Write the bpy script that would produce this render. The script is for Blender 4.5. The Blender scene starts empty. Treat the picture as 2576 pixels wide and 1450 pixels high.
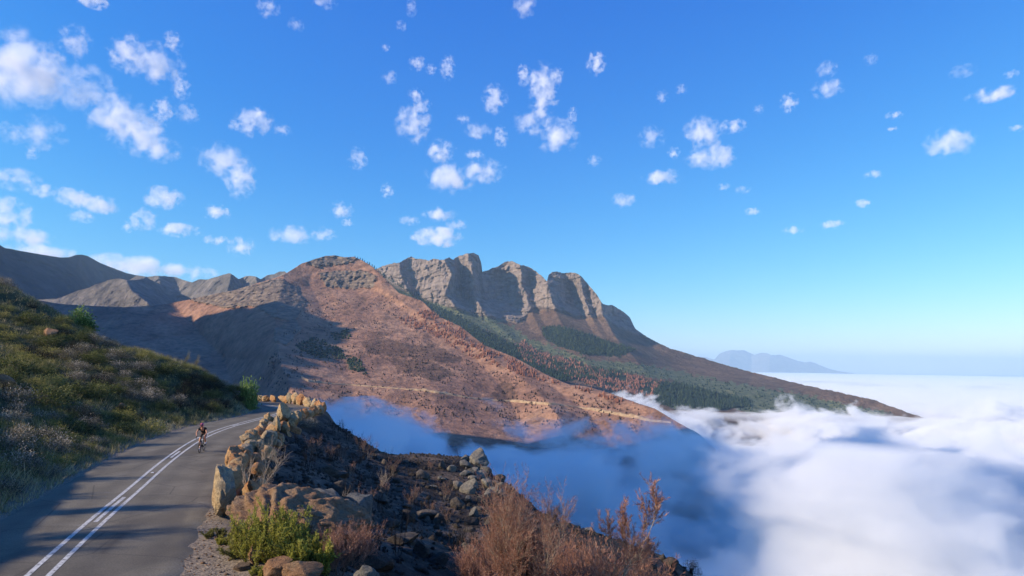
import bpy, bmesh, math, random
import numpy as np
from mathutils import Vector, Matrix

S = bpy.context.scene
COL = S.collection
R_ = math.radians

# ------------------------------------------------------------------ camera
F, CX, CY = 1717.0, 1288.0, 725.0            # focal length and centre, for a 2576 x 1450 frame
CAM_H = 5.2
PITCH, ROLL = math.atan((918.0 - CY) / F), R_(0.8)
fwd = np.array([0, math.cos(PITCH), math.sin(PITCH)])
up0 = np.array([0, -math.sin(PITCH), math.cos(PITCH)])
rt0 = np.array([1.0, 0, 0])
rt = math.cos(ROLL) * rt0 + math.sin(ROLL) * up0
up = -math.sin(ROLL) * rt0 + math.cos(ROLL) * up0
cam_d = bpy.data.cameras.new('camera')
cam = bpy.data.objects.new('camera', cam_d)
COL.objects.link(cam)
cam_d.sensor_width = 36.0
cam_d.lens = 36.0 * F / 2576.0
cam_d.clip_start, cam_d.clip_end = 0.5, 200000.0
M = Matrix((( rt[0], up[0], -fwd[0], 0), (rt[1], up[1], -fwd[1], 0), (rt[2], up[2], -fwd[2], CAM_H), (0, 0, 0, 1)))
cam.matrix_world = M
S.camera = cam

# ------------------------------------------------------------------ sky, sun, exposure
SUN_AZ, SUN_EL = R_(106.0), R_(25.0)         # left of the view direction, above the horizon
SUN = np.array([-math.sin(SUN_AZ) * math.cos(SUN_EL), math.cos(SUN_AZ) * math.cos(SUN_EL), math.sin(SUN_EL)])
W = bpy.data.worlds.new('World')
S.world = W
W.use_nodes = True
nt = W.node_tree
bg = nt.nodes['Background']
sky = nt.nodes.new('ShaderNodeTexSky')
sky.sky_type = 'NISHITA'
sky.sun_disc = False
sky.sun_elevation = SUN_EL
sky.sun_rotation = math.atan2(SUN[0], SUN[1])
sky.altitude = 300.0
sky.air_density = 1.0
sky.dust_density = 0.3
sky.ozone_density = 3.0
# the photograph's grading of the sky: a tone curve for each channel
sp = nt.nodes.new('ShaderNodeSeparateColor')
cb = nt.nodes.new('ShaderNodeCombineColor')
nt.links.new(sky.outputs[0], sp.inputs[0])
for k, (power, gain) in enumerate(((1.9, 0.15), (1.15, 0.62), (0.5, 2.32))):
    pw_ = nt.nodes.new('ShaderNodeMath'); pw_.operation = 'POWER'; pw_.inputs[1].default_value = power
    ml_ = nt.nodes.new('ShaderNodeMath'); ml_.operation = 'MULTIPLY'; ml_.inputs[1].default_value = gain
    nt.links.new(sp.outputs[k], pw_.inputs[0]); nt.links.new(pw_.outputs[0], ml_.inputs[0]); nt.links.new(ml_.outputs[0], cb.inputs[k])
nt.links.new(cb.outputs[0], bg.inputs['Color'])
bg.inputs["Strength"].default_value = 0.124

sun_d = bpy.data.lights.new('sun', 'SUN')
sun_d.energy = 4.65
sun_d.angle = R_(0.53)
sun_d.color = (1.0, 0.85, 0.66)
sun = bpy.data.objects.new('sun', sun_d)
COL.objects.link(sun)
sun.rotation_euler = Vector((-SUN[0], -SUN[1], -SUN[2])).to_track_quat('-Z', 'Y').to_euler()
sun.location = (-200, -60, 100)

S.view_settings.view_transform = 'Standard'
S.view_settings.look = 'None'
S.view_settings.gamma = 1.0
S.view_settings.use_curve_mapping = False
S.view_settings.exposure = 0.64
S.render.engine = 'CYCLES'
S.cycles.use_denoising = True
S.cycles.max_bounces = 12
S.cycles.diffuse_bounces = 2
S.cycles.glossy_bounces = 1
S.cycles.transmission_bounces = 2
S.cycles.transparent_max_bounces = 12
S.cycles.volume_bounces = 9
S.cycles.sample_clamp_indirect = 6.0
S.cycles.volume_step_rate = 1.0
S.cycles.volume_max_steps = 128

# ------------------------------------------------------------------ helpers
rng = np.random.default_rng(11)
random.seed(11)

def horizon(u):
    return 918.0 + (u - CX) * math.tan(ROLL)

def ray(u, v):
    a = (np.asarray(u, float) - CX) / F
    b = -(np.asarray(v, float) - CY) / F
    return a[..., None] * rt + b[..., None] * up + fwd

def at_depth(u, v, D):
    d = ray(u, v)
    k = np.asarray(D, float) / d[..., 1]
    return d * k[..., None] + np.array([0, 0, CAM_H])

def at_ground(u, v, z=0.0):
    d = ray(u, v)
    k = (z - CAM_H) / d[..., 2]
    return d * k[..., None] + np.array([0, 0, CAM_H])

def smooth(a, b, x):
    t = np.clip((x - a) / (b - a), 0, 1)
    return t * t * (3 - 2 * t)

def _hash(ix, iy, iz, seed):
    h = (ix.astype(np.int64) * 374761393 + iy.astype(np.int64) * 668265263 + iz.astype(np.int64) * 2147483647 + seed * 1274126177) & 0xffffffff
    h = ((h ^ (h >> 13)) * 1274126177) & 0xffffffff
    h = (h ^ (h >> 16)) & 0xffffffff
    return h

def noise3(p, seed=0):
    """gradient noise in about -1..1 at the points p (N,3)"""
    p = np.asarray(p, float)
    i = np.floor(p).astype(np.int64)
    f = p - i
    w = f * f * f * (f * (f * 6 - 15) + 10)
    out = 0.0
    for dx in (0, 1):
        wx = w[..., 0] if dx else 1 - w[..., 0]
        for dy in (0, 1):
            wy = w[..., 1] if dy else 1 - w[..., 1]
            for dz in (0, 1):
                wz = w[..., 2] if dz else 1 - w[..., 2]
                h = _hash(i[..., 0] + dx, i[..., 1] + dy, i[..., 2] + dz, seed)
                gx = ((h & 255) / 127.5 - 1); gy = (((h >> 8) & 255) / 127.5 - 1); gz = (((h >> 16) & 255) / 127.5 - 1)
                out = out + wx * wy * wz * (gx * (f[..., 0] - dx) + gy * (f[..., 1] - dy) + gz * (f[..., 2] - dz))
    return out * 1.3

def fbm(p, octaves=5, gain=0.5, lac=2.03, seed=0):
    p = np.asarray(p, float)
    a, s, tot = 1.0, 0.0, 0.0
    for o in range(octaves):
        s = s + a * noise3(p, seed + o * 17)
        tot += a
        a *= gain
        p = p * lac + 13.7
    return s / tot

def ridged(p, octaves=5, gain=0.5, lac=2.05, seed=0):
    p = np.asarray(p, float)
    a, s, tot = 1.0, 0.0, 0.0
    for o in range(octaves):
        s = s + a * (1 - 2 * np.abs(noise3(p, seed + o * 17)))
        tot += a
        a *= gain
        p = p * lac + 7.3
    return s / tot

def mesh_from(name, verts, faces, smooth_shade=True):
    me = bpy.data.meshes.new(name)
    verts = np.asarray(verts, np.float32)
    me.vertices.add(len(verts))
    me.vertices.foreach_set('co', verts.ravel())
    if isinstance(faces, np.ndarray):
        n, k = faces.shape
        me.loops.add(n * k)
        me.loops.foreach_set('vertex_index', faces.astype(np.int32).ravel())
        me.polygons.add(n)
        me.polygons.foreach_set('loop_start', np.arange(0, n * k, k, dtype=np.int32))
        me.polygons.foreach_set('loop_total', np.full(n, k, np.int32))
    else:
        tot = np.array([len(f) for f in faces], np.int32)
        me.loops.add(int(tot.sum()))
        me.loops.foreach_set('vertex_index', np.concatenate([np.asarray(f, np.int32) for f in faces]))
        me.polygons.add(len(faces))
        me.polygons.foreach_set('loop_start', np.concatenate([[0], np.cumsum(tot)[:-1]]).astype(np.int32))
        me.polygons.foreach_set('loop_total', tot)
    me.update(calc_edges=True)
    me.validate()
    if smooth_shade:
        me.polygons.foreach_set('use_smooth', np.ones(len(me.polygons), bool))
    return me

def add_attr(me, name, vals):
    a = me.attributes.new(name, 'FLOAT', 'POINT')
    a.data.foreach_set('value', np.asarray(vals, np.float32).ravel())

def link(name, me, mat=None, parent=None, loc=None, label=None, cat=None, group=None, kind=None):
    o = bpy.data.objects.new(name, me)
    COL.objects.link(o)
    if mat is not None and me is not None and len(me.materials) == 0:
        me.materials.append(mat)
    if parent is not None:
        o.parent = parent
    if loc is not None:
        o.location = loc
    tag(o, label, cat, group, kind)
    return o

def tag(o, label=None, cat=None, group=None, kind=None):
    if label: o['label'] = label
    if cat: o['category'] = cat
    if group: o['group'] = group
    if kind: o['kind'] = kind

def empty(name, loc, label, cat, group=None, rz=0.0):
    o = bpy.data.objects.new(name, None)
    o.empty_display_size = 0.3
    COL.objects.link(o)
    o.location = loc
    o.rotation_euler = (0, 0, rz)
    tag(o, label, cat, group)
    return o

def grid_faces(nr, nc):
    r, c = np.meshgrid(np.arange(nr - 1), np.arange(nc - 1), indexing='ij')
    a = (r * nc + c).ravel()
    return np.stack([a, a + 1, a + nc + 1, a + nc], 1)

def mat(name):
    m = bpy.data.materials.new(name)
    m.use_nodes = True
    nt = m.node_tree
    b = nt.nodes['Principled BSDF']
    b.inputs['Roughness'].default_value = 0.9
    b.inputs['Specular IOR Level'].default_value = 0.15
    return m, nt, b

def N(nt, typ, **kw):
    n = nt.nodes.new(typ)
    for k, v in kw.items():
        if k in n.inputs.keys():
            if isinstance(v, bpy.types.NodeSocket): nt.links.new(v, n.inputs[k])
            else: n.inputs[k].default_value = v
        else:
            setattr(n, k, v)
    return n

def noise_node(nt, vec, scale, detail=5.0, rough=0.55, dist=0.0):
    n = N(nt, 'ShaderNodeTexNoise')
    n.inputs['Scale'].default_value = scale
    n.inputs['Detail'].default_value = detail
    n.inputs['Roughness'].default_value = rough
    n.inputs['Distortion'].default_value = dist
    if vec is not None: nt.links.new(vec, n.inputs['Vector'])
    return n.outputs['Fac']

def ramp(nt, fac, stops, interp='LINEAR'):
    n = N(nt, 'ShaderNodeValToRGB')
    n.color_ramp.interpolation = interp
    els = n.color_ramp.elements
    while len(els) < len(stops): els.new(0.5)
    for e, (p, c) in zip(els, stops):
        e.position = p
        e.color = (c[0], c[1], c[2], 1) if not isinstance(c, float) else (c, c, c, 1)
    nt.links.new(fac, n.inputs['Fac'])
    return n.outputs['Color']

def mix(nt, fac, a, b, typ='MIX'):
    n = N(nt, 'ShaderNodeMix', data_type='RGBA', blend_type=typ)
    for sock, val in ((n.inputs[0], fac), (n.inputs[6], a), (n.inputs[7], b)):
        if isinstance(val, bpy.types.NodeSocket): nt.links.new(val, sock)
        elif isinstance(val, (int, float)): sock.default_value = val
        else: sock.default_value = (val[0], val[1], val[2], 1)
    return n.outputs[2]

def math_node(nt, op, a, b=0.0, clamp=False):
    n = N(nt, 'ShaderNodeMath', operation=op, use_clamp=clamp)
    for sock, val in ((n.inputs[0], a), (n.inputs[1], b)):
        if isinstance(val, bpy.types.NodeSocket): nt.links.new(val, sock)
        else: sock.default_value = val
    return n.outputs[0]

def attr(nt, name):
    return N(nt, 'ShaderNodeAttribute', attribute_name=name).outputs['Fac']

def coords(nt, which='Object'):
    return N(nt, 'ShaderNodeTexCoord').outputs[which]

def bump(nt, b, height, strength=0.5, dist=0.1):
    n = N(nt, 'ShaderNodeBump')
    n.inputs['Strength'].default_value = strength
    n.inputs['Distance'].default_value = dist
    nt.links.new(height, n.inputs['Height'])
    nt.links.new(n.outputs[0], b.inputs['Normal'])

def mapping(nt, vec, scale):
    n = N(nt, 'ShaderNodeMapping')
    n.inputs['Scale'].default_value = scale
    nt.links.new(vec, n.inputs['Vector'])
    return n.outputs[0]

def in_poly(u, v, poly):
    poly = np.asarray(poly, float)
    ins = np.zeros(u.shape, bool)
    n = len(poly)
    j = n - 1
    for i in range(n):
        xi, yi = poly[i]; xj, yj = poly[j]
        c = ((yi > v) != (yj > v)) & (u < (xj - xi) * (v - yi) / (yj - yi + 1e-9) + xi)
        ins ^= c
        j = i
    return ins
# ------------------------------------------------------------------ mountains
def depth_table(lines, u0, u1, v0, v1, nu=900, nv=300, blur=3):
    us = np.linspace(u0, u1, nu); vs = np.linspace(v0, v1, nv)
    L = []
    for ln in lines:
        a = np.asarray(ln, float)
        L.append((np.interp(vs, a[:, 1], a[:, 0]), np.interp(vs, a[:, 1], a[:, 2])))
    T = np.empty((nv, nu))
    U = np.stack([l[0] for l in L], 1); D = np.stack([l[1] for l in L], 1)
    for i in range(nv):
        T[i] = np.interp(us, U[i], D[i])
    for _ in range(blur):
        P = np.pad(T, 2, mode='edge')
        T = (P[2:-2, 2:-2] * 2 + P[2:-2, 1:-3] + P[2:-2, 3:-1] + P[1:-3, 2:-2] + P[3:-1, 2:-2]) / 6
    return us, vs, T

def sample_table(tab, u, v):
    us, vs, T = tab
    x = np.clip((u - us[0]) / (us[1] - us[0]), 0, len(us) - 1.001)
    y = np.clip((v - vs[0]) / (vs[1] - vs[0]), 0, len(vs) - 1.001)
    i = x.astype(int); j = y.astype(int); a = x - i; b = y - j
    return (T[j, i] * (1 - a) + T[j, i + 1] * a) * (1 - b) + (T[j + 1, i] * (1 - a) + T[j + 1, i + 1] * a) * b

def mountain(name, crest, vbot, tab, nu, nv, rough, attrs, material, crest_noise=1.5, back=(600.0, 0.55), bias=1.0, seed=0):
    """a relief of the mountain's near side below its crest line, closed by a back slope"""
    c = np.asarray(crest, float)
    u = np.linspace(c[0, 0], c[-1, 0], nu)
    vt = np.interp(u, c[:, 0], c[:, 1])
    q = np.stack([u * 0.05, np.zeros_like(u), np.full_like(u, seed)], 1)
    vt = vt + crest_noise * (fbm(q, 4, 0.6, seed=seed) + 0.5 * fbm(q * 4.1, 3, 0.6, seed=seed + 5))
    vb = np.interp(u, [p[0] for p in vbot], [p[1] for p in vbot])
    t = np.linspace(0, 1, nv) ** bias
    V = vb[None, :] + (vt - vb)[None, :] * (1 - (1 - t[:, None]))
    U = np.repeat(u[None, :], nv, 0)
    D = sample_table(tab, U, V)
    P = at_depth(U, V, D)
    D2 = D + rough(P, U, V)
    P = at_depth(U, V, D2)
    nb = 14
    bl, bs = back
    rows = []
    top = P[-1]
    for k in range(1, nb):
        s = (k / (nb - 1)) ** 1.6
        r = top.copy()
        hd = top[:, :2] / np.linalg.norm(top[:, :2], axis=1)[:, None]
        r[:, :2] += hd * (bl * s)
        r[:, 2] -= bl * s * bs * (0.5 + s) + 12 * np.abs(fbm(r / 150.0, 3, seed=seed + 9))
        r[:, 2] = np.maximum(r[:, 2], -352.0)
        rows.append(r)
    P = np.concatenate([P, np.stack(rows)], 0)
    me = mesh_from(name, P.reshape(-1, 3), grid_faces(P.shape[0], nu))
    UU = np.concatenate([U, np.repeat(U[-1:], nb - 1, 0)], 0); VV = np.concatenate([V, np.repeat(V[-1:], nb - 1, 0)], 0)
    for k, fn in attrs.items():
        add_attr(me, k, fn(P, UU, VV))
    return link(name, me, material, kind='structure')

def soft(poly, w=6.0, jitter=7.0, seed=3):
    """soft-edged, ragged mask of a patch of ground cover"""
    def f(P, U, V):
        q = np.stack([U / 14.0, V / 9.0, np.full_like(U, seed)], -1)
        ju = jitter * fbm(q.reshape(-1, 3), 4, 0.6, seed=seed).reshape(U.shape)
        jv = jitter * 0.8 * fbm(q.reshape(-1, 3) + 31.0, 4, 0.6, seed=seed).reshape(U.shape)
        return in_poly(U + ju * 1.6, V + jv * 1.6, poly).astype(float)
    return f

def multi(polys, seed=3, jitter=7.0):
    fs = [soft(p, seed=seed + i, jitter=jitter) for i, p in enumerate(polys)]
    return lambda P, U, V: np.clip(sum(f(P, U, V) for f in fs), 0, 1)

# -- patches of forest, burnt forest and bare rock
GREEN2 = [[(830, 840), (880, 830), (885, 850), (840, 858)], [(740, 870), (790, 850), (860, 880), (870, 905), (790, 900)], [(860, 890), (905, 905), (925, 945), (880, 930)]]
BURNT2 = [[(905, 860), (960, 848), (1010, 862), (1100, 872), (1170, 905), (1130, 915), (1020, 900), (930, 890)],
          [(980, 905), (1080, 905), (1150, 945), (1100, 960), (1000, 935)], [(1260, 960), (1290, 965), (1300, 1010), (1230, 1005)]]
ROCK2 = [[(800, 688), (850, 682), (905, 680), (945, 690), (940, 722), (880, 727), (820, 722)], [(470, 752), (590, 728), (700, 700), (745, 722), (770, 765), (740, 810), (690, 800), (640, 770), (560, 775)],
         [(690, 830), (740, 800), (760, 830), (720, 870), (690, 860)], [(760, 655), (830, 640), (900, 650), (880, 662), (790, 672)]]
DEADF = [(1003, 800), (1050, 790), (1075, 770), (1110, 800), (1160, 830), (1220, 875), (1300, 908), (1374, 950), (1430, 975), (1470, 978), (1600, 1018), (1560, 1018), (1470, 985), (1400, 965), (1330, 952), (1250, 925), (1190, 900), (1120, 865), (1060, 838), (1010, 815)]
GREEN3 = [[(960, 690), (1060, 748), (1160, 800), (1230, 835), (1300, 870), (1380, 905), (1480, 925), (1560, 935), (1600, 945), (1500, 955), (1400, 960), (1200, 880), (1000, 760)],
          [(1362, 828), (1390, 820), (1440, 828), (1500, 850), (1560, 870), (1600, 880), (1560, 898), (1480, 895), (1400, 870), (1370, 850)],
          [(1650, 965), (1700, 962), (1780, 985), (1880, 1005), (1890, 1022), (1800, 1035), (1700, 1030), (1640, 1010)],
          [(1360, 940), (1410, 925), (1440, 940), (1420, 960), (1370, 958)]]
DEAD3 = [[(1300, 868), (1322, 858), (1345, 880), (1400, 900), (1450, 905), (1490, 930), (1560, 940), (1640, 955), (1665, 962), (1640, 1000), (1560, 990), (1460, 960), (1380, 930), (1310, 905)]]
SCRUB3 = [[(1040, 748), (1160, 775), (1280, 815), (1330, 850), (1480, 905), (1600, 915), (1700, 932), (1800, 955), (2000, 990), (2250, 1042), (1900, 1050), (1700, 960), (1500, 925), (1300, 865), (1150, 800)]]

def cliff3(P, U, V):
    base = np.interp(U, [940, 1000, 1060, 1100, 1200, 1300, 1320, 1340, 1400, 1450, 1515, 1560, 1600, 1640], [690, 725, 752, 765, 792, 812, 800, 775, 780, 795, 797, 825, 842, 850])
    return smooth(6, -6, V - base) * smooth(1700, 1640, U)

m_hill, nt_, b = mat('burnt_hillside')
o = coords(nt_)
n1 = noise_node(nt_, o, 0.006, 8, 0.62)
n2 = noise_node(nt_, o, 0.05, 6, 0.65)
n3 = noise_node(nt_, o, 0.016, 6, 0.6)
soil = ramp(nt_, n1, [(0.30, (0.24, 0.13, 0.085)), (0.48, (0.35, 0.19, 0.12)), (0.62, (0.44, 0.25, 0.155)), (0.75, (0.32, 0.20, 0.13))])
soil = mix(nt_, 0.75, soil, ramp(nt_, n2, [(0.30, (0.25, 0.25, 0.25)), (0.5, (0.8, 0.8, 0.8)), (0.75, (1.25, 1.25, 1.25))]), 'MULTIPLY')
soil = mix(nt_, ramp(nt_, n3, [(0.50, 0.0), (0.70, 0.6)]), soil, (0.055, 0.035, 0.025))
rockc = ramp(nt_, noise_node(nt_, mapping(nt_, o, (1, 1, 4.0)), 0.03, 8, 0.65), [(0.3, (0.07, 0.055, 0.045)), (0.5, (0.20, 0.15, 0.11)), (0.7, (0.34, 0.26, 0.18))])
c = mix(nt_, attr(nt_, 'rock'), soil, rockc)
c = mix(nt_, math_node(nt_, 'MULTIPLY', attr(nt_, 'burnt'), 0.6), c, ramp(nt_, n2, [(0.35, (0.02, 0.016, 0.014)), (0.65, (0.09, 0.055, 0.035))]))
c = mix(nt_, math_node(nt_, 'MULTIPLY', attr(nt_, 'green'), ramp(nt_, noise_node(nt_, o, 0.022, 6, 0.7), [(0.42, 0.0), (0.58, 0.8)])), c, ramp(nt_, n2, [(0.35, (0.03, 0.038, 0.018)), (0.65, (0.08, 0.085, 0.04))]))
nt_.links.new(c, b.inputs['Base Color'])
bump(nt_, b, math_node(nt_, 'ADD', math_node(nt_, 'MULTIPLY', noise_node(nt_, o, 0.03, 8, 0.65), 1.0), math_node(nt_, 'MULTIPLY', noise_node(nt_, o, 0.15, 6, 0.7), 0.3)), 0.8, 14.0)

m_cliff, nt_, b = mat('grey_sandstone_mountain')
o = coords(nt_)
strata = noise_node(nt_, mapping(nt_, o, (0.6, 0.6, 2.2)), 0.016, 8, 0.62)
crack = noise_node(nt_, mapping(nt_, o, (1.6, 1.6, 0.35)), 0.02, 8, 0.65)
rock = ramp(nt_, strata, [(0.30, (0.19, 0.15, 0.125)), (0.45, (0.27, 0.21, 0.175)), (0.6, (0.35, 0.275, 0.225)), (0.75, (0.28, 0.22, 0.18))])
rock = mix(nt_, 0.6, rock, ramp(nt_, crack, [(0.30, (0.3, 0.3, 0.3)), (0.5, (0.85, 0.85, 0.85)), (0.7, (1.15, 1.12, 1.1))]), 'MULTIPLY')
n1 = noise_node(nt_, o, 0.005, 8, 0.62)
n2 = noise_node(nt_, o, 0.03, 7, 0.7)
slope = ramp(nt_, n1, [(0.32, (0.10, 0.06, 0.04)), (0.5, (0.19, 0.115, 0.07)), (0.68, (0.25, 0.16, 0.10))])
slope = mix(nt_, 0.8, slope, ramp(nt_, n2, [(0.30, (0.3, 0.3, 0.3)), (0.7, (1.2, 1.2, 1.2))]), 'MULTIPLY')
slope = mix(nt_, attr(nt_, 'scrub'), slope, ramp(nt_, n2, [(0.32, (0.05, 0.07, 0.038)), (0.5, (0.12, 0.14, 0.07)), (0.7, (0.21, 0.19, 0.10))]))
slope = mix(nt_, attr(nt_, 'green'), slope, ramp(nt_, n2, [(0.35, (0.010, 0.022, 0.012)), (0.65, (0.035, 0.055, 0.026))]))
c = mix(nt_, attr(nt_, 'cliff'), slope, rock)
nt_.links.new(c, b.inputs['Base Color'])
bump(nt_, b, math_node(nt_, 'ADD', math_node(nt_, 'MULTIPLY', strata, 0.7), math_node(nt_, 'MULTIPLY', crack, 1.5)), 0.9, 30.0)

m_far, nt_, b = mat('far_mountain_rock')
o = coords(nt_)
n1 = noise_node(nt_, o, 0.004, 9, 0.65)
n2 = noise_node(nt_, o, 0.02, 7, 0.7)
c = ramp(nt_, n1, [(0.3, (0.065, 0.06, 0.052)), (0.5, (0.155, 0.135, 0.115)), (0.7, (0.25, 0.21, 0.175))])
c = mix(nt_, 0.8, c, ramp(nt_, n2, [(0.3, (0.3, 0.3, 0.3)), (0.5, (0.9, 0.9, 0.9)), (0.7, (1.5, 1.45, 1.4))]), 'MULTIPLY')
nt_.links.new(c, b.inputs['Base Color'])
bump(nt_, b, math_node(nt_, 'ADD', n1, math_node(nt_, 'MULTIPLY', n2, 0.35)), 0.9, 50.0)

m_dark, nt_, b = mat('shade_darkened_range')  # darker than the other far rock: this range's shade is put into its colour
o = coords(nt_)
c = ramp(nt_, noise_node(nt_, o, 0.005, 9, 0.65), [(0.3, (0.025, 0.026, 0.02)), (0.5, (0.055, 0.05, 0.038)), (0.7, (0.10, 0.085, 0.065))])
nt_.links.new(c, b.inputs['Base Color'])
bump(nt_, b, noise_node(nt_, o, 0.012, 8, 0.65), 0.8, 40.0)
# -- the brown burnt hill
L2 = [
 [(-80, 640, 3000), (-80, 740, 2900), (-80, 1130, 1500)],
 [(300, 640, 2900), (300, 760, 2700), (350, 1130, 1450)],
 [(430, 640, 2950), (430, 760, 2800), (560, 900, 2350), (640, 1130, 1500)],
 [(715, 640, 2950), (715, 695, 2780), (690, 800, 2300), (700, 900, 1950), (735, 985, 1700), (760, 1130, 1350)],
 [(775, 640, 2960), (780, 720, 2795), (800, 760, 2640), (818, 800, 2500), (860, 900, 2130), (890, 990, 1800), (930, 1130, 1500)],
 [(850, 640, 3000), (880, 720, 2840), (960, 800, 2510), (1050, 900, 2150), (1090, 990, 1800), (1120, 1130, 1400)],
 [(900, 640, 3010), (930, 720, 2810), (1040, 800, 2530), (1190, 900, 2200), (1250, 960, 2010), (1285, 1010, 1880), (1330, 1130, 1500)],
 [(920, 640, 3005), (945, 720, 2780), (1075, 800, 2500), (1240, 900, 2160), (1350, 980, 1900), (1400, 1040, 1660), (1430, 1130, 1420)],
 [(925, 640, 3003), (960, 720, 2765), (1085, 800, 2520), (1270, 900, 2190), (1400, 980, 1930), (1480, 1040, 1740), (1540, 1130, 1530)],
 [(935, 640, 3000), (950, 680, 2890), (1003, 737, 2710), (1061, 757, 2640), (1100, 795, 2540), (1159, 822, 2440), (1218, 869, 2290), (1296, 900, 2190), (1374, 943, 2050), (1432, 969, 1950), (1471, 975, 1900), (1530, 990, 1820), (1608, 1018, 1700), (1660, 1035, 1640), (1760, 1095, 1480), (1800, 1130, 1440)],
]
CREST2 = [(-80, 745), (60, 752), (105, 757), (150, 765), (250, 771), (320, 773), (400, 768), (460, 757), (530, 742), (590, 730), (650, 712), (700, 697), (720, 688), (760, 663), (800, 650), (820, 644), (845, 643), (868, 648), (890, 646), (910, 655), (935, 670), (950, 683), (1003, 737), (1061, 757), (1100, 795), (1159, 822), (1218, 869), (1296, 900), (1374, 943), (1432, 968), (1471, 971), (1530, 988), (1608, 1016), (1647, 1028), (1700, 1060), (1760, 1093), (1800, 1130)]
TAB2 = depth_table(L2, -100, 1820, 630, 1140, 1100, 320, 3)
def rough2(P, U, V):
    f = P.reshape(-1, 3)
    r = -34 * fbm(f * [1 / 260., 1 / 260., 1 / 500.], 5, 0.5, seed=1) - 24 * ridged(f * [1 / 210., 1 / 460., 1 / 460.], 4, 0.48, seed=2)
    rk = multi(ROCK2, 21)(P, U, V).ravel()
    r = r - rk * (16 * ridged(f * [1 / 34., 1 / 34., 1 / 60.], 4, 0.6, seed=4) + 8 * fbm(f / 12., 3, seed=6))
    band = in_poly(U, V, ROCK2[0]).ravel()
    r = r + band * 10 * np.round(3 * noise3(f * [1 / 18., 1 / 60., 1 / 55.], 8)) / 3
    return r.reshape(U.shape)
mountain('burnt_hill', CREST2, [(-80, 1060), (600, 1110), (1800, 1136)], TAB2, 760, 300, rough2,
         dict(rock=multi(ROCK2, 21), burnt=multi(BURNT2, 31, 12), green=multi(GREEN2, 41, 9)), m_hill, 1.6, (700, 0.42), seed=2)

# -- the grey cliff mountain
L3 = [
 [(880, 630, 5400), (880, 700, 5350), (940, 800, 4600), (1000, 900, 3800), (1040, 1150, 2300)],
 [(948, 630, 5260), (955, 700, 5200), (1000, 760, 5020), (1080, 850, 4300), (1150, 950, 3500), (1200, 1150, 2300)],
 [(1000, 630, 5060), (1008, 690, 4990), (1026, 735, 4930), (1092, 800, 4480), (1170, 900, 3850), (1230, 1150, 2300)],
 [(1022, 630, 5130), (1034, 690, 5090), (1048, 742, 5010), (1112, 800, 4560), (1185, 900, 3880), (1250, 1150, 2300)],
 [(1105, 630, 4900), (1138, 690, 4740), (1120, 740, 4690), (1160, 790, 4600), (1230, 850, 4200), (1300, 950, 3450), (1370, 1150, 2300)],
 [(1146, 630, 5120), (1160, 690, 5090), (1165, 745, 4990), (1200, 790, 4720), (1265, 850, 4250), (1330, 950, 3480), (1420, 1150, 2300)],
 [(1175, 630, 4960), (1188, 680, 4900), (1190, 740, 4830), (1225, 800, 4610), (1290, 850, 4250), (1360, 950, 3490), (1460, 1150, 2300)],
 [(1212, 630, 5160), (1216, 690, 5200), (1235, 750, 5080), (1270, 810, 4700), (1320, 860, 4250), (1400, 950, 3500), (1500, 1150, 2300)],
 [(1262, 630, 5230), (1266, 700, 5230), (1280, 750, 5130), (1318, 800, 4830), (1350, 850, 4350), (1440, 950, 3500), (1540, 1150, 2320)],
 [(1306, 630, 5080), (1314, 720, 5010), (1334, 775, 4880), (1366, 850, 4330), (1450, 950, 3500), (1560, 1150, 2330)],
 [(1322, 630, 5150), (1332, 720, 5110), (1350, 778, 4930), (1384, 850, 4340), (1466, 950, 3510), (1580, 1150, 2335)],
 [(1368, 630, 5010), (1374, 695, 4960), (1378, 715, 4860), (1383, 740, 4790), (1398, 785, 4720), (1430, 850, 4250), (1500, 950, 3500), (1620, 1150, 2350)],
 [(1410, 630, 5060), (1425, 705, 5060), (1436, 726, 5150), (1445, 760, 5080), (1466, 795, 4860), (1500, 850, 4400), (1570, 950, 3600), (1700, 1150, 2350)],
 [(1452, 630, 4970), (1464, 735, 4930), (1484, 790, 4800), (1515, 850, 4390), (1590, 950, 3600), (1715, 1150, 2370)],
 [(1466, 630, 5040), (1478, 740, 5000), (1497, 792, 4840), (1530, 850, 4400), (1608, 950, 3620), (1735, 1150, 2380)],
 [(1500, 630, 4870), (1512, 760, 4810), (1517, 795, 4770), (1550, 850, 4400), (1640, 950, 3650), (1780, 1150, 2400)],
 [(1570, 630, 5300), (1585, 790, 5260), (1612, 850, 4930), (1700, 920, 4400), (1800, 980, 3600), (1950, 1150, 2450)],
 [(1800, 630, 5400), (1800, 900, 4900), (1900, 945, 4380), (2020, 985, 3700), (2300, 1150, 2600)],
 [(2600, 630, 3600), (2600, 1150, 2700)],
]
CREST3 = [(900, 700), (930, 686), (944, 678), (971.6, 666), (1003, 662), (1020, 652), (1034, 646), (1050, 651), (1065, 652.5), (1080, 656), (1090.7, 650), (1106, 654.5), (1118, 654), (1130, 647), (1139.5, 654.5), (1155, 645), (1171, 639), (1190, 637), (1204, 643), (1211, 662), (1213, 684), (1233, 678), (1257, 668), (1272, 659), (1284, 657), (1303.6, 664), (1335, 674), (1350, 684), (1362, 693.5), (1376, 709), (1380, 691.6), (1390, 685), (1401, 683), (1421, 687.7), (1444, 685.7), (1464, 695.5), (1474, 708), (1483, 721), (1503, 744), (1516.5, 766), (1538, 767), (1561, 779.5), (1585, 799), (1598.5, 828), (1628, 848), (1677, 874), (1750, 896), (1850, 926), (1950, 951), (2020, 968), (2100, 985), (2200, 1007), (2280, 1037), (2400, 1075)]
TAB3 = depth_table(L3, 880, 2500, 625, 1160, 1100, 340, 1)
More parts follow.
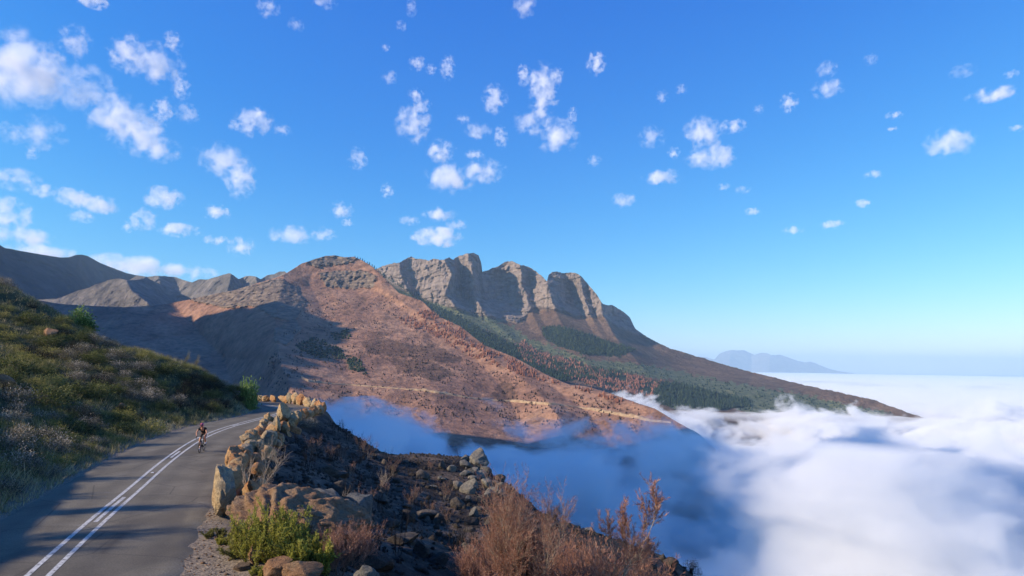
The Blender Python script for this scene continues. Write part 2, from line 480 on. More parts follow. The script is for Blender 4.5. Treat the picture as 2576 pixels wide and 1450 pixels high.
def rough3(P, U, V):
    f = P.reshape(-1, 3)
    k = cliff3(P, U, V).ravel()
    g = -22 * fbm(f * [1 / 300., 1 / 300., 1 / 600.], 5, 0.5, seed=11) - 12 * ridged(f * [1 / 200., 1 / 500., 1 / 500.], 4, 0.5, seed=12)
    cl = -58 * ridged(f * [1 / 230., 1 / 300., 1 / 420.], 4, 0.5, seed=13) - 26 * ridged(f * [1 / 60., 1 / 90., 1 / 90.], 4, 0.6, seed=16) - 20 * fbm(f * [1 / 60., 1 / 60., 1 / 25.], 4, 0.6, seed=14) - 5 * noise3(f * [1 / 300., 1 / 300., 1 / 22.], 15)
    zb = f[:, 2] / 34.0 + 1.2 * noise3(f / 260., 17)
    bed = np.floor(zb) * 0.618 % 1.0
    joint = np.floor((f[:, 0] + 0.4 * f[:, 1]) / 48.0 + bed * 3.1 + 1.5 * noise3(f / 150., 18))
    blk = ((np.sin(joint * 12.9898 + np.floor(zb) * 78.233) * 43758.5453) % 1.0)
    cl = cl - 26 * (blk - 0.5) - 16 * (bed - 0.5)
    return (g * (1 - 0.5 * k) + cl * k).reshape(U.shape)
mountain('cliff_mountain', CREST3, [(900, 1000), (1300, 1060), (1700, 1120), (2400, 1130)], TAB3, 820, 300, rough3,
         dict(cliff=cliff3, green=multi(GREEN3 + DEAD3 + [DEADF], 51, 8), scrub=multi(SCRUB3, 61, 16)), m_cliff, 4.5, (900, 0.6), seed=3)

# -- the dark range on the far side of the valley head
CREST0 = [(-500, 560), (-300, 585), (-120, 600), (0, 617), (12, 624), (60, 633), (100, 640), (150, 648), (172, 648), (190, 642), (207, 641), (222, 645), (250, 661), (285, 675), (320, 688), (348, 694), (372, 702), (420, 722), (480, 745)]
L0 = [[(-500, 550, 3500), (-500, 800, 2900)], [(-100, 550, 4100), (-100, 700, 3700), (-100, 800, 3300)],
      [(30, 550, 4750), (30, 640, 4650), (30, 700, 4350), (30, 800, 3850)], [(200, 550, 5500), (200, 645, 5450), (190, 700, 5100), (170, 800, 4600)], [(225, 550, 5750), (225, 645, 5700), (230, 700, 5450), (250, 800, 5000)],
      [(480, 550, 7600), (480, 700, 7400), (480, 800, 7000)]]
TAB0 = depth_table(L0, -520, 500, 550, 810, 500, 200, 3)
def rough0(P, U, V):
    f = P.reshape(-1, 3)
    return (-90 * fbm(f / 400., 5, 0.55, seed=21) - 75 * ridged(f * [1 / 350., 1 / 600., 1 / 700.], 5, 0.55, seed=22)).reshape(U.shape)
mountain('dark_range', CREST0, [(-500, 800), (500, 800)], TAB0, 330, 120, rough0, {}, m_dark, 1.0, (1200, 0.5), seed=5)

CREST1B = [(300, 720), (345, 693), (372, 697), (392, 694), (405, 695), (440, 697), (455, 702), (470, 708), (484, 711), (500, 703), (520, 704), (540, 698), (560, 692), (578, 687.5), (588, 693), (600, 703), (618, 695), (628, 694), (645, 697), (656, 703), (672, 693), (690, 690), (702, 684), (715, 683), (726, 690), (760, 695), (800, 700)]
L1B = [[(300, 680, 5184), (300, 780, 4464)], [(395, 680, 4968), (420, 780, 4248)], [(430, 680, 5184), (470, 780, 4464)], [(585, 680, 4608), (560, 780, 4032)], [(610, 680, 4824), (620, 780, 4248)], [(640, 680, 4644), (660, 780, 4104)], [(660, 680, 4824), (690, 780, 4248)], [(800, 680, 4464), (800, 780, 4032)]]
TAB1B = depth_table(L1B, 290, 810, 675, 800, 400, 120, 2)
def rough1b(P, U, V):
    f = P.reshape(-1, 3)
    return (-60 * fbm(f / 260., 5, 0.55, seed=24) - 50 * ridged(f * [1 / 190., 1 / 260., 1 / 300.], 5, 0.55, seed=25)).reshape(U.shape)
mountain('rocky_range', CREST1B, [(300, 790), (800, 770)], TAB1B, 320, 80, rough1b, {}, m_far, 1.8, (900, 0.5), seed=6)

CREST1 = [(60, 765), (92, 755), (130, 752), (145, 752), (170, 742), (198, 731), (225, 724), (240, 716), (258, 711), (275, 704), (300, 701), (320, 705), (345, 704), (360, 702), (368, 697), (378, 704), (400, 714), (430, 728), (460, 741), (485, 752), (520, 765), (560, 780)]
L1 = [[(60, 690, 4160), (60, 800, 3680)], [(310, 690, 3760), (330, 730, 3616), (370, 760, 3536), (400, 800, 3440)], [(420, 690, 4160), (430, 740, 4040), (470, 800, 3840)], [(560, 690, 4400), (560, 800, 3920)]]
TAB1 = depth_table(L1, 50, 570, 685, 830, 400, 120, 2)
def rough1(P, U, V):
    f = P.reshape(-1, 3)
    return (-35 * fbm(f / 200., 5, 0.55, seed=27) - 22 * ridged(f / 140., 5, 0.55, seed=28)).reshape(U.shape)
mountain('lit_spur', CREST1, [(60, 800), (560, 805)], TAB1, 300, 90, rough1, {}, m_far, 1.4, (700, 0.4), seed=7)

# -- the pale mountain beyond the sea of fog
CREST4 = [(1700, 915), (1735, 900), (1755, 897), (1775, 899), (1797, 905), (1809, 891), (1825, 884), (1842, 880.5), (1858, 882), (1870, 881), (1884, 887), (1898, 893), (1908, 890), (1917, 887), (1930, 889), (1940, 893), (1950, 894), (1959, 892), (1975, 897), (1987, 901), (2000, 906), (2010, 909), (2025, 912), (2038, 910), (2050, 914), (2062, 919), (2085, 928), (2110, 934), (2160, 941)]
L4 = [[(1700, 870, 41600), (1700, 960, 35200)], [(1840, 870, 39200), (1830, 960, 33600)], [(1890, 870, 40480), (1890, 960, 35200)], [(1940, 870, 39360), (1930, 960, 33600)], [(2160, 870, 43200), (2160, 960, 36800)]]
TAB4 = depth_table(L4, 1690, 2170, 865, 965, 300, 60, 2)
def rough4(P, U, V):
    f = P.reshape(-1, 3)
    return (-450 * fbm(f / 2400., 5, 0.5, seed=31) - 400 * ridged(f * [1 / 1400., 1 / 3200., 1 / 4000.], 5, 0.5, seed=32)).reshape(U.shape)
mountain('pale_mountain', CREST4, [(1700, 938), (2160, 943)], TAB4, 240, 50, rough4, {}, m_far, 0.7, (4000, 0.3), seed=8)

# -- valley floor and the mountainside behind and to the left of the road (it casts the morning shade on the valley)
m_valley, nt_, b = mat('valley_ground')
o = coords(nt_)
c = ramp(nt_, noise_node(nt_, o, 0.004, 8, 0.6), [(0.3, (0.05, 0.045, 0.03)), (0.5, (0.11, 0.075, 0.05)), (0.7, (0.07, 0.07, 0.035))])
nt_.links.new(c, b.inputs['Base Color'])
gx = np.concatenate([-np.geomspace(44000, 3000, 20), np.linspace(-2800, 5000, 60), np.geomspace(5200, 44000, 20)])
gy = np.concatenate([-np.geomspace(19000, 3000, 10), np.linspace(-2800, 5000, 60), np.geomspace(5200, 58000, 20)])
X, Y = np.meshgrid(gx, gy)
Z = -330 + 14 * fbm(np.stack([X, Y, 0 * X], -1).reshape(-1, 3) / 700., 4, seed=40).reshape(X.shape)
link('valley_floor', mesh_from('valley_floor', np.stack([X, Y, Z], -1).reshape(-1, 3), grid_faces(len(gy), len(gx))), m_valley, kind='structure')

RIDGE = [(-3000, 200), (-1200, 240), (-400, 280), (0, 340), (80, 400), (140, 520), (200, 740), (260, 900), (340, 970), (450, 980), (560, 990), (650, 1000), (790, 1000), (880, 960), (960, 820), (1040, 640), (1150, 470), (1250, 430), (1380, 540), (1500, 620), (1700, 740), (1900, 880), (2050, 910), (2200, 790), (2350, 720), (2500, 820), (2650, 700), (2800, 300), (2900, 100)]
def mountainside(x, y):
    """height of the big slope that rises west of the road"""
    rx = np.interp(y, [-3000, 400, 1200, 1900, 3000], [-1500, -1500, -1650, -2150, -2900])
    h = np.interp(y, [p[0] for p in RIDGE], [p[1] for p in RIDGE])
    foot = np.interp(y, [-3000, 0, 120, 400, 1000, 2200, 3000], [-200, -60, -90, -480, -950, -1800, -2400])
    base = np.interp(y, [-3000, 0, 100, 400, 900, 3000], [-40, 3, -10, -190, -330, -340])
    t = (foot - x) / (foot - rx)
    rise = base + (h - base) * np.where(t < 1, np.clip(t, 0, 1) ** 1.15, np.clip(1 - 0.7 * (t - 1), -0.6, 1))
    fall = base - np.maximum(x - foot, 0) * 0.62
    z = np.where(x < foot, rise, np.maximum(fall, -360))
    return z
gx = np.concatenate([np.linspace(-4000, -200, 100), np.linspace(-180, 700, 50)])
gy = np.concatenate([np.linspace(-3000, -60, 40), np.linspace(-40, 260, 20), np.linspace(290, 2900, 80)])
X, Y = np.meshgrid(gx, gy)
Z = mountainside(X, Y)
q = np.stack([X, Y, 0 * X], -1).reshape(-1, 3)
amp = smooth(150, 500, np.hypot(X, Y))
Z = Z + amp * (45 * fbm(q / 260., 5, seed=41) + 30 * ridged(q / 350., 4, seed=42)).reshape(X.shape) - (1 - smooth(90, 220, np.hypot(X + 10, Y - 50))) * 14
link('mountainside', mesh_from('mountainside', np.stack([X, Y, Z], -1).reshape(-1, 3), grid_faces(len(gy), len(gx))), m_hill, kind='structure')
# ------------------------------------------------------------------ haze and the sea of fog
FOG_STEP = 0.085
# (amount, centre x, centre y, half-width x, half-width y): thick banks and thin places
FOG_SHAPE = [(-6.5, 230, 925, 430, 125), (-3.0, 520, 840, 150, 140), (-0.6, 250, 1150, 400, 140), (0.1, -320, 1300, 420, 130), (0.4, -170, 1400, 170, 110), (-1.3, 80, 1520, 420, 160), (1.3, -300, 1180, 480, 200), (0.5, 250, 1350, 420, 200), (2.0, 290, 600, 170, 75), (-1.5, 700, 2350, 1300, 480), (-0.9, 480, 1750, 420, 260), (0.8, 1500, 1300, 450, 300), (-1.0, 700, 840, 500, 110)]
def box_mesh(name, lo, hi):
    v = [(x, y, z) for x in (lo[0], hi[0]) for y in (lo[1], hi[1]) for z in (lo[2], hi[2])]
    f = [(0, 1, 3, 2), (4, 6, 7, 5), (0, 4, 5, 1), (2, 3, 7, 6), (0, 2, 6, 4), (1, 5, 7, 3)]
    return mesh_from(name, v, f, False)

def volume_mat(name, color, density, g=0.0):
    m = bpy.data.materials.new(name)
    m.use_nodes = True
    nt = m.node_tree
    nt.nodes.remove(nt.nodes['Principled BSDF'])
    v = nt.nodes.new('ShaderNodeVolumePrincipled')
    v.inputs['Color'].default_value = (*color, 1)
    v.inputs['Density'].default_value = density
    v.inputs['Anisotropy'].default_value = g
    nt.links.new(v.outputs[0], nt.nodes['Material Output'].inputs['Volume'])
    return m, nt, v

m_haze, _, _ = volume_mat('haze_air', (0.56, 0.79, 0.98), 3.6e-5, 0.0)
link('haze', box_mesh('haze', (-45000, -20000, -420), (45000, 60000, 1130)), m_haze, kind='stuff')

# the sea of fog: a patchy bank over the near valley and an even sheet beyond it
m_fog, _, _ = volume_mat('fog_sheet', (0.988, 0.990, 0.982), 0.011, 0.0)
m_bank, nt_, v_ = volume_mat('fog_bank', (0.988, 0.990, 0.982), 0.011, 0.0)
m_bank.cycles.volume_step_rate = FOG_STEP
o = coords(nt_)
sep = N(nt_, 'ShaderNodeSeparateXYZ', Vector=o)
wob = N(nt_, 'ShaderNodeTexNoise'); wob.inputs['Scale'].default_value = 1 / 520.; wob.inputs['Detail'].default_value = 1.0
nt_.links.new(o, wob.inputs['Vector'])
billow = noise_node(nt_, mapping(nt_, o, (1, 1, 1.7)), 1 / 210., 6.0, 0.62, 0.6)
def gauss(cx, cy, sx, sy):
    a = math_node(nt_, 'POWER', math_node(nt_, 'MULTIPLY', math_node(nt_, 'SUBTRACT', sep.outputs[0], cx), 1 / sx), 2.0)
    c = math_node(nt_, 'POWER', math_node(nt_, 'MULTIPLY', math_node(nt_, 'SUBTRACT', sep.outputs[1], cy), 1 / sy), 2.0)
    return math_node(nt_, 'POWER', 2.718, math_node(nt_, 'MULTIPLY', math_node(nt_, 'ADD', a, c), -1.0))
hgt = math_node(nt_, 'MULTIPLY', math_node(nt_, 'ADD', sep.outputs[2], 168.0), -1 / 62.0)            # + below the mean top
dens = math_node(nt_, 'ADD', hgt, math_node(nt_, 'MULTIPLY', math_node(nt_, 'SUBTRACT', billow, 0.5), 7.2))
fine_ = noise_node(nt_, mapping(nt_, o, (1, 1, 1.6)), 1 / 75., 4.0, 0.6, 0.8)
dens = math_node(nt_, 'ADD', dens, math_node(nt_, 'MULTIPLY', math_node(nt_, 'SUBTRACT', fine_, 0.5), 2.8))
dens = math_node(nt_, 'ADD', dens, math_node(nt_, 'MULTIPLY', math_node(nt_, 'SUBTRACT', wob.outputs['Fac'], 0.5), 3.6))
for amp, *g in FOG_SHAPE:
    dens = math_node(nt_, 'ADD', dens, math_node(nt_, 'MULTIPLY', gauss(*g), amp))
dens = math_node(nt_, 'MULTIPLY', dens, 1.7, True)
nt_.links.new(math_node(nt_, 'MULTIPLY', dens, 0.026), v_.inputs['Density'])
link('fog', box_mesh('fog', (-1700, 330, -322), (3300, 3000, -60)), m_bank, kind='stuff')

az = np.radians(np.linspace(-70, 70, 300))
rr = np.geomspace(3050, 38000, 150)
A, RR = np.meshgrid(az, rr)
RB = np.maximum(RR, 0)
X, Y = RB * np.sin(A), RB * np.cos(A)
# the sheet starts where the bank's box ends
ins = (X > -1720) & (X < 3320) & (Y < 3020)
k_ = np.where(ins, np.minimum(3320 / np.maximum(np.abs(X), 1), 3020 / np.maximum(Y, 1)), 1.0)
X, Y = X * k_, Y * k_
q = np.stack([X, Y, 0 * X], -1).reshape(-1, 3)
far = smooth(4000, 12000, RR)
mid = np.abs(fbm(q / 420., 5, 0.55, seed=51)).reshape(X.shape)
top = -205 + 60 * mid * (1 - 0.8 * far) + (1 - far) * 20 * fbm(q / 1200., 3, seed=52).reshape(X.shape) + 16 * far * fbm(q / [9000., 2200., 1], 4, seed=53).reshape(X.shape)
n, k = X.shape
vt = np.stack([X, Y, top], -1).reshape(-1, 3)
vb = np.stack([X, Y, np.full_like(X, -322.0)], -1).reshape(-1, 3)
f = grid_faces(n, k)
faces = [tuple(x) for x in f] + [tuple(int(y) + n * k for y in x[::-1]) for x in f]
idx = lambda r, c: r * k + c
per = [idx(0, c) for c in range(k)] + [idx(r, k - 1) for r in range(1, n)] + [idx(n - 1, c) for c in range(k - 2, -1, -1)] + [idx(r, 0) for r in range(n - 2, 0, -1)]
for a, c in zip(per, per[1:] + per[:1]):
    faces.append((c, a, a + n * k, c + n * k))
link('fog_sea', mesh_from('fog_sea', np.concatenate([vt, vb]), faces, True), m_fog, kind='stuff')
# ------------------------------------------------------------------ road line and near ground
CL = np.array([(2, -24), (-1.4, -12), (-5.3, 0), (-7.3, 6), (-9.1, 11), (-11.3, 17.1), (-12.2, 19.6), (-13.1, 22.2), (-14.15, 25.3), (-15.2, 28.6), (-16.45, 32.2), (-17.85, 36.5), (-19.1, 40.6), (-20.2, 44.4), (-20.95, 47.6), (-21.65, 51), (-22.3, 55.6), (-22.65, 61), (-22.75, 65), (-22.95, 68.2), (-23.4, 71.2), (-24.2, 74.1), (-25.3, 76.8), (-26.9, 79.6), (-29.4, 83.2), (-32.6, 86.6), (-37, 89.6), (-43, 92.2), (-50, 93.6), (-60, 94)], float)
def resample(P, step):
    seg = np.r_[0, np.cumsum(np.linalg.norm(np.diff(P, axis=0), axis=1))]
    s = np.arange(0, seg[-1], step)
    return np.stack([np.interp(s, seg, P[:, k]) for k in range(P.shape[1])], 1)
def smooth_line(P, n=9, times=2):
    for _ in range(times):
        Q = np.pad(P, ((n, n), (0, 0)), mode='reflect', reflect_type='odd')
        k = np.ones(2 * n + 1) / (2 * n + 1)
        P = np.stack([np.convolve(Q[:, j], k, 'valid') for j in range(P.shape[1])], 1)
    return P
CLR = smooth_line(resample(CL, 0.25), 8, 2)
CT = np.gradient(CLR, axis=0); CT /= np.linalg.norm(CT, axis=1)[:, None]
CN = np.stack([CT[:, 1], -CT[:, 0]], 1)             # to the outer (valley) side
CS = np.arange(len(CLR)) * 0.25

def road_sd(x, y):
    """signed distance from the road's centre (+ = valley side) and index along it"""
    p = np.stack([np.ravel(x), np.ravel(y)], 1)
    d = np.empty(len(p)); ii = np.empty(len(p), int)
    for a in range(0, len(p), 20000):
        q = p[a:a + 20000]
        D2 = ((q[:, None, :] - CLR[None, ::2]) ** 2).sum(-1)
        i = D2.argmin(1) * 2
        i = np.minimum(i, len(CLR) - 1)
        v = q - CLR[i]
        along = (v * CT[i]).sum(1)
        d[a:a + 20000] = (v * CN[i]).sum(1)
        far = np.abs(along) > 1.0
        d[a:a + 20000] = np.where(far, np.sign(d[a:a + 20000]) * np.hypot(v[:, 0], v[:, 1]), d[a:a + 20000])
        ii[a:a + 20000] = i
    return d.reshape(np.shape(x)), ii.reshape(np.shape(x))

def at_road(i, d, z=0.0):
    p = CLR[i] + CN[i] * d
    return np.array([p[0], p[1], z])

IMG = [ # crest of the bank and points on it: (u, v, depth)
 (0, 768, 82), (-300, 690, 75), (130, 800, 84), (230, 852, 80), (300, 884, 78), (430, 909, 76.5), (540, 941, 76), (620, 980, 75),
 (0, 1000, 40.5), (0, 860, 63), (300, 1000, 57), (0, 1200, 27), (150, 960, 55), (430, 985, 65),
 # the slope below the wall
 (700, 1150, 38), (820, 1100, 62), (850, 1078, 66), (880, 1102, 66), (930, 1142, 64), (1000, 1152, 66), (1100, 1155, 68), (1200, 1165, 66), (1280, 1222, 62),
 (1340, 1275, 57), (1400, 1318, 52), (1550, 1378, 46), (1700, 1424, 41), (1760, 1458, 38), (1000, 1300, 42), (1100, 1400, 33), (1300, 1450, 27), (800, 1250, 34), (950, 1450, 20), (1100, 1210, 55), (900, 1180, 52)]
a = np.array(IMG, float)
CP = [tuple(p) for p in at_depth(a[:, 0], a[:, 1], a[:, 2])]
CP += [(-60, 40, 12.5), (-80, 60, 15), (-40, 20, 11.5), (-30, 5, 9.5), (-70, 10, 15), (-25, -10, 7.5), (-60, -15, 15),
       (-88, 102, 5), (-60, 112, -5), (-100, 115, 5), (-34, 97, -6), (-22, 90, -7.5), (-15.5, 79, -6.5), (-47, 106, -9), (-60, 101, -2), (-33, 79, 2.2),
       (2, 6, -2.5), (-2, 12, -0.6), (-5, 17, 0.1), (-6.3, 21.5, 0.15), (10, 20, -8), (4, 24, -4.7), (15, 35, -12),
       (-12, 76, -8.5), (-4, 77, -10.5), (5, 66, -12.5), (10, 56, -13.5), (15, 46, -13.5), (18, 37, -13.5), (30, 50, -26), (20, 72, -26), (0, 92, -24), (-20, 102, -17), (40, 20, -27), (30, 5, -17), (48, 84, -48), (0, 122, -46), (-40, 122, -30), (15, -10, -8)]
for i in range(0, len(CLR), 24):
    for dd in (-3.6, 0, 3.9):
        CP.append(tuple(at_road(i, dd)))
CP = np.array(CP)
def tps_fit(C, lam=0.02):
    n = len(C)
    r2 = ((C[:, None, :2] - C[None, :, :2]) ** 2).sum(-1) / 400.0
    K = np.where(r2 > 0, 0.5 * r2 * np.log(r2 + 1e-12), 0) + lam * np.eye(n)
    Pm = np.c_[np.ones(n), C[:, :2] / 20.0]
    A = np.zeros((n + 3, n + 3)); A[:n, :n] = K; A[:n, n:] = Pm; A[n:, :n] = Pm.T
    return np.linalg.solve(A, np.r_[C[:, 2], 0, 0, 0])
TW = tps_fit(CP)
def tps_eval(x, y):
    x = np.ravel(x); y = np.ravel(y); out = np.empty(len(x)); n = len(CP)
    for a in range(0, len(x), 20000):
        q = np.stack([x[a:a + 20000], y[a:a + 20000]], 1)
        r2 = ((q[:, None] - CP[None, :, :2]) ** 2).sum(-1) / 400.0
        out[a:a + 20000] = (0.5 * r2 * np.log(r2 + 1e-12)) @ TW[:n] + TW[n] + q @ TW[n + 1:] / 20.0
    return out
def ground_z(x, y, detail=True):
    sh = np.shape(x)
    x = np.ravel(np.asarray(x, float)); y = np.ravel(np.asarray(y, float))
    d, i = road_sd(x, y)
    z = tps_eval(x, y)
    z = np.maximum(z, -60)
    if detail:
        q = np.stack([x, y, 0 * x], 1)
        right = smooth(5.0, 9.0, d)
        z = z + right * (0.55 * fbm(q / 5.5, 4, 0.55, seed=60) + 0.16 * ridged(q / 1.6, 3, 0.5, seed=61)) + smooth(-4.0, -9.0, d) * (0.9 * fbm(q / 7.0, 4, 0.5, seed=62))
    wl = smooth(-3.2, -5.2, d); wr = smooth(4.2, 5.4, d)
    z = np.where(d < 0, z * wl, z * wr) - 0.05 * (1 - np.maximum(wl, wr))
    return z.reshape(sh)

gx = np.arange(-92, 52, 0.36); gy = np.arange(-22, 126, 0.36)
X, Y = np.meshgrid(gx, gy)
Z = ground_z(X, Y)
GZ, GX0, GY0, GS = Z.copy(), gx[0], gy[0], 0.36
def gzv(x, y):
    a = np.clip((np.asarray(x, float) - GX0) / GS, 0, GZ.shape[1] - 1.001); c = np.clip((np.asarray(y, float) - GY0) / GS, 0, GZ.shape[0] - 1.001)
    i = a.astype(int); j = c.astype(int); a = a - i; c = c - j
    return (GZ[j, i] * (1 - a) + GZ[j, i + 1] * a) * (1 - c) + (GZ[j + 1, i] * (1 - a) + GZ[j + 1, i + 1] * a) * c
def gz(x, y):
    return float(gzv(np.array([x]), np.array([y]))[0])
YS = np.arange(13, 100, 0.3)
def uv_ground(u, v):
    """first point of the near ground along the rays through (u, v); nan where there is none"""
    d = ray(np.asarray(u, float), np.asarray(v, float))
    d = d / d[:, 1:2]
    X_ = d[:, 0:1] * YS; Z_ = d[:, 2:3] * YS + CAM_H
    hit = Z_ < gzv(X_, np.broadcast_to(YS, X_.shape))
    k = hit.argmax(1)
    ok = hit.any(1)
    P = np.stack([X_[np.arange(len(k)), k], YS[k], np.zeros(len(k))], 1)
    P[:, 2] = gzv(P[:, 0], P[:, 1])
    P[~ok] = np.nan
    return P
D, _ = road_sd(X, Y)
edge = np.minimum.reduce([X - gx[0], gx[-1] - X, Y - gy[0], gy[-1] - Y])
Z = Z - 25 * smooth(6, 0, edge)
m_ground, nt_, b = mat('roadside_ground')
o = coords(nt_)
n1 = noise_node(nt_, o, 0.35, 7, 0.62)
n2 = noise_node(nt_, o, 3.0, 6, 0.65)
n3 = noise_node(nt_, o, 14.0, 4, 0.6)
burnt = ramp(nt_, n1, [(0.34, (0.022, 0.017, 0.013)), (0.5, (0.07, 0.052, 0.04)), (0.62, (0.14, 0.10, 0.073)), (0.75, (0.085, 0.063, 0.047))])
burnt = mix(nt_, 0.75, burnt, ramp(nt_, n2, [(0.32, (0.35, 0.35, 0.35)), (0.55, (1.0, 1.0, 1.0)), (0.72, (2.2, 2.1, 2.0))]), 'MULTIPLY')
bank = ramp(nt_, n1, [(0.32, (0.035, 0.04, 0.018)), (0.5, (0.075, 0.075, 0.033)), (0.66, (0.13, 0.11, 0.055))])
bank = mix(nt_, 0.6, bank, ramp(nt_, n2, [(0.3, (0.4, 0.4, 0.4)), (0.7, (1.3, 1.3, 1.3))]), 'MULTIPLY')
grav = ramp(nt_, n3, [(0.3, (0.12, 0.095, 0.07)), (0.5, (0.24, 0.19, 0.14)), (0.7, (0.36, 0.29, 0.22))])
grav = mix(nt_, 0.4, grav, ramp(nt_, n1, [(0.3, (0.6, 0.6, 0.6)), (0.7, (1.15, 1.1, 1.0))]), 'MULTIPLY')
c = mix(nt_, attr(nt_, 'bank'), burnt, bank)
c = mix(nt_, attr(nt_, 'gravel'), c, grav)
nt_.links.new(c, b.inputs['Base Color'])
bump(nt_, b, math_node(nt_, 'ADD', n2, math_node(nt_, 'MULTIPLY', n3, 0.4)), 0.9, 0.12)
me = mesh_from('roadside_ground', np.stack([X, Y, Z], -1).reshape(-1, 3), grid_faces(len(gy), len(gx)))
add_attr(me, 'bank', smooth(0.5, -0.5, D))
q = np.stack([X, Y, 0 * X], -1).reshape(-1, 3)
jit = fbm(q / 1.4, 4, seed=65).reshape(X.shape)
gmask = np.maximum(smooth(4.6, 3.4, np.abs(D)), smooth(8.6, 6.9, D + 2.2 * jit) * smooth(22.6, 20.8, Y + jit) * (D > 0))
add_attr(me, 'gravel', gmask)
link('roadside_ground', me, m_ground, kind='structure')

# -- asphalt, with ragged edges
m_road, nt_, b = mat('weathered_asphalt')
o = coords(nt_)
n1 = noise_node(nt_, o, 0.5, 6, 0.6)
n3 = noise_node(nt_, o, 22.0, 4, 0.7)
c = ramp(nt_, n1, [(0.3, (0.130, 0.111, 0.080)), (0.5, (0.165, 0.142, 0.103)), (0.7, (0.20, 0.173, 0.128))])
c = mix(nt_, 0.65, c, ramp(nt_, n3, [(0.3, (0.45, 0.45, 0.45)), (0.5, (1.0, 1.0, 1.0)), (0.7, (1.6, 1.6, 1.55))]), 'MULTIPLY')
ln = noise_node(nt_, mapping(nt_, o, (0.35, 1.6, 1)), 1.2, 5, 0.7)
c = mix(nt_, ramp(nt_, ln, [(0.60, 0.0), (0.70, 0.42)]), c, (0.25, 0.225, 0.19))
vor = N(nt_, 'ShaderNodeTexVoronoi', feature='DISTANCE_TO_EDGE')
nt_.links.new(mix(nt_, 0.25, o, N(nt_, 'ShaderNodeTexNoise').outputs['Color']), vor.inputs['Vector']); vor.inputs['Scale'].default_value = 0.42
c = mix(nt_, math_node(nt_, 'MULTIPLY', ramp(nt_, vor.outputs['Distance'], [(0.0, 1.0), (0.012, 0.0)]), 0.55), c, (0.035, 0.03, 0.027))
patch = noise_node(nt_, mapping(nt_, o, (1, 0.4, 1)), 0.22, 2, 0.4)
c = mix(nt_, ramp(nt_, patch, [(0.60, 0.0), (0.615, 0.35)]), c, (0.075, 0.064, 0.054))
wheel = attr(nt_, 'lane')
c = mix(nt_, math_node(nt_, 'MULTIPLY', wheel, 0.3), c, (0.05, 0.045, 0.04))
nt_.links.new(c, b.inputs['Base Color'])
b.inputs['Roughness'].default_value = 0.82
bump(nt_, b, n3, 0.5, 0.02)
ds = np.linspace(-1, 1, 25)
I = np.arange(0, len(CLR))
ql = np.stack([I * 0.25, 0 * I, 0 * I], 1)
eL = -3.05 + 0.16 * fbm(ql / 1.1, 4, 0.6, seed=70) + 0.1 * fbm(ql / 0.5, 3, seed=71)
eR = 3.25 + 0.45 * fbm(ql / 1.3, 4, 0.6, seed=72) + 0.12 * fbm(ql / 0.5, 3, seed=73)
V = []; lane = []
for j in ds:
    dd = np.where(j < 0, -j * eL, j * eR)
    V.append(np.c_[CLR + CN * dd[:, None], 0.012 * (1 - abs(j)) + np.where(abs(j) > 0.99, -0.06, 0.0) * np.ones(len(CLR))])
    lane.append(np.exp(-((np.abs(dd) - 0.95) / 0.32) ** 2) + np.exp(-((np.abs(dd) - 2.35) / 0.32) ** 2))
V = np.stack(V, 1); lane = np.stack(lane, 1)
me = mesh_from('road', V.reshape(-1, 3), grid_faces(len(CLR), len(ds))[:, ::-1])
add_attr(me, 'lane', lane)
link('road', me, m_road, kind='structure')

m_paint, nt_, b = mat('worn_road_paint')
o = coords(nt_)
n3 = noise_node(nt_, o, 9.0, 5, 0.7)
c = ramp(nt_, n3, [(0.36, (0.15, 0.135, 0.12)), (0.48, (0.48, 0.46, 0.42)), (0.7, (0.66, 0.64, 0.59))])
nt_.links.new(c, b.inputs['Base Color'])
b.inputs['Roughness'].default_value = 0.7
def ribbon(i0, i1, d0, d1, zz):
    I = np.arange(i0, i1 + 1)
    q = np.stack([I * 0.25, 0 * I, 0 * I], 1)
    w = 0.012 * fbm(q / 0.4, 3, seed=int(d0 * 100) + 500)
    a = np.c_[CLR[I] + CN[I] * (d0 + w)[:, None], np.full(len(I), zz)]
    c = np.c_[CLR[I] + CN[I] * (d1 + w)[:, None], np.full(len(I), zz)]
    V = np.stack([a, c], 1).reshape(-1, 3)
    return V, grid_faces(len(I), 2)[:, ::-1]
for d0 in (-0.30, 0.18):
    V, Fc = ribbon(4, len(CLR) - 4, d0, d0 + 0.13, 0.0185)
    link('centre_line', mesh_from('centre_line', V, Fc, False), m_paint, kind='structure')
iy = lambda y: int(np.argmin(np.abs(CLR[:, 1] - y) + 100 * (np.arange(len(CLR)) > 360)))
for y0, y1 in ((22.6, 26.6), (37.3, 40.0), (46.6, 48.8), (55.5, 57.2)):
    V, Fc = ribbon(iy(y0), iy(y1), -0.075, 0.055, 0.0185)
    link('lane_dash', mesh_from('lane_dash', V, Fc, False), m_paint, kind='structure')
# ------------------------------------------------------------------ stones and boulders
def slope_zone(p):
    d_, i_ = road_sd(np.array([p[0]]), np.array([p[1]])); d_ = float(d_[0]); y_ = float(p[1])
    a_ = 'just under the wall' if d_ < 8 else 'partway down the burnt slope' if d_ < 14 else 'far down the burnt slope'
    b_ = 'by the layered outcrop' if y_ < 27 else 'behind the russet trees' if y_ < 38 else 'below the middle of the wall' if y_ < 52 else 'towards the spur crest'
    return a_ + ', ' + b_
_ico = {}
def ico(n):
    if n not in _ico:
        bm = bmesh.new()
        bmesh.ops.create_icosphere(bm, subdivisions=n, radius=1.0)
        bm.verts.ensure_lookup_table()
        V = np.array([v.co[:] for v in bm.verts]); Fc = np.array([[v.index for v in f.verts] for f in bm.faces])
        bm.free()
        _ico[n] = (V, Fc)
    return _ico[n]

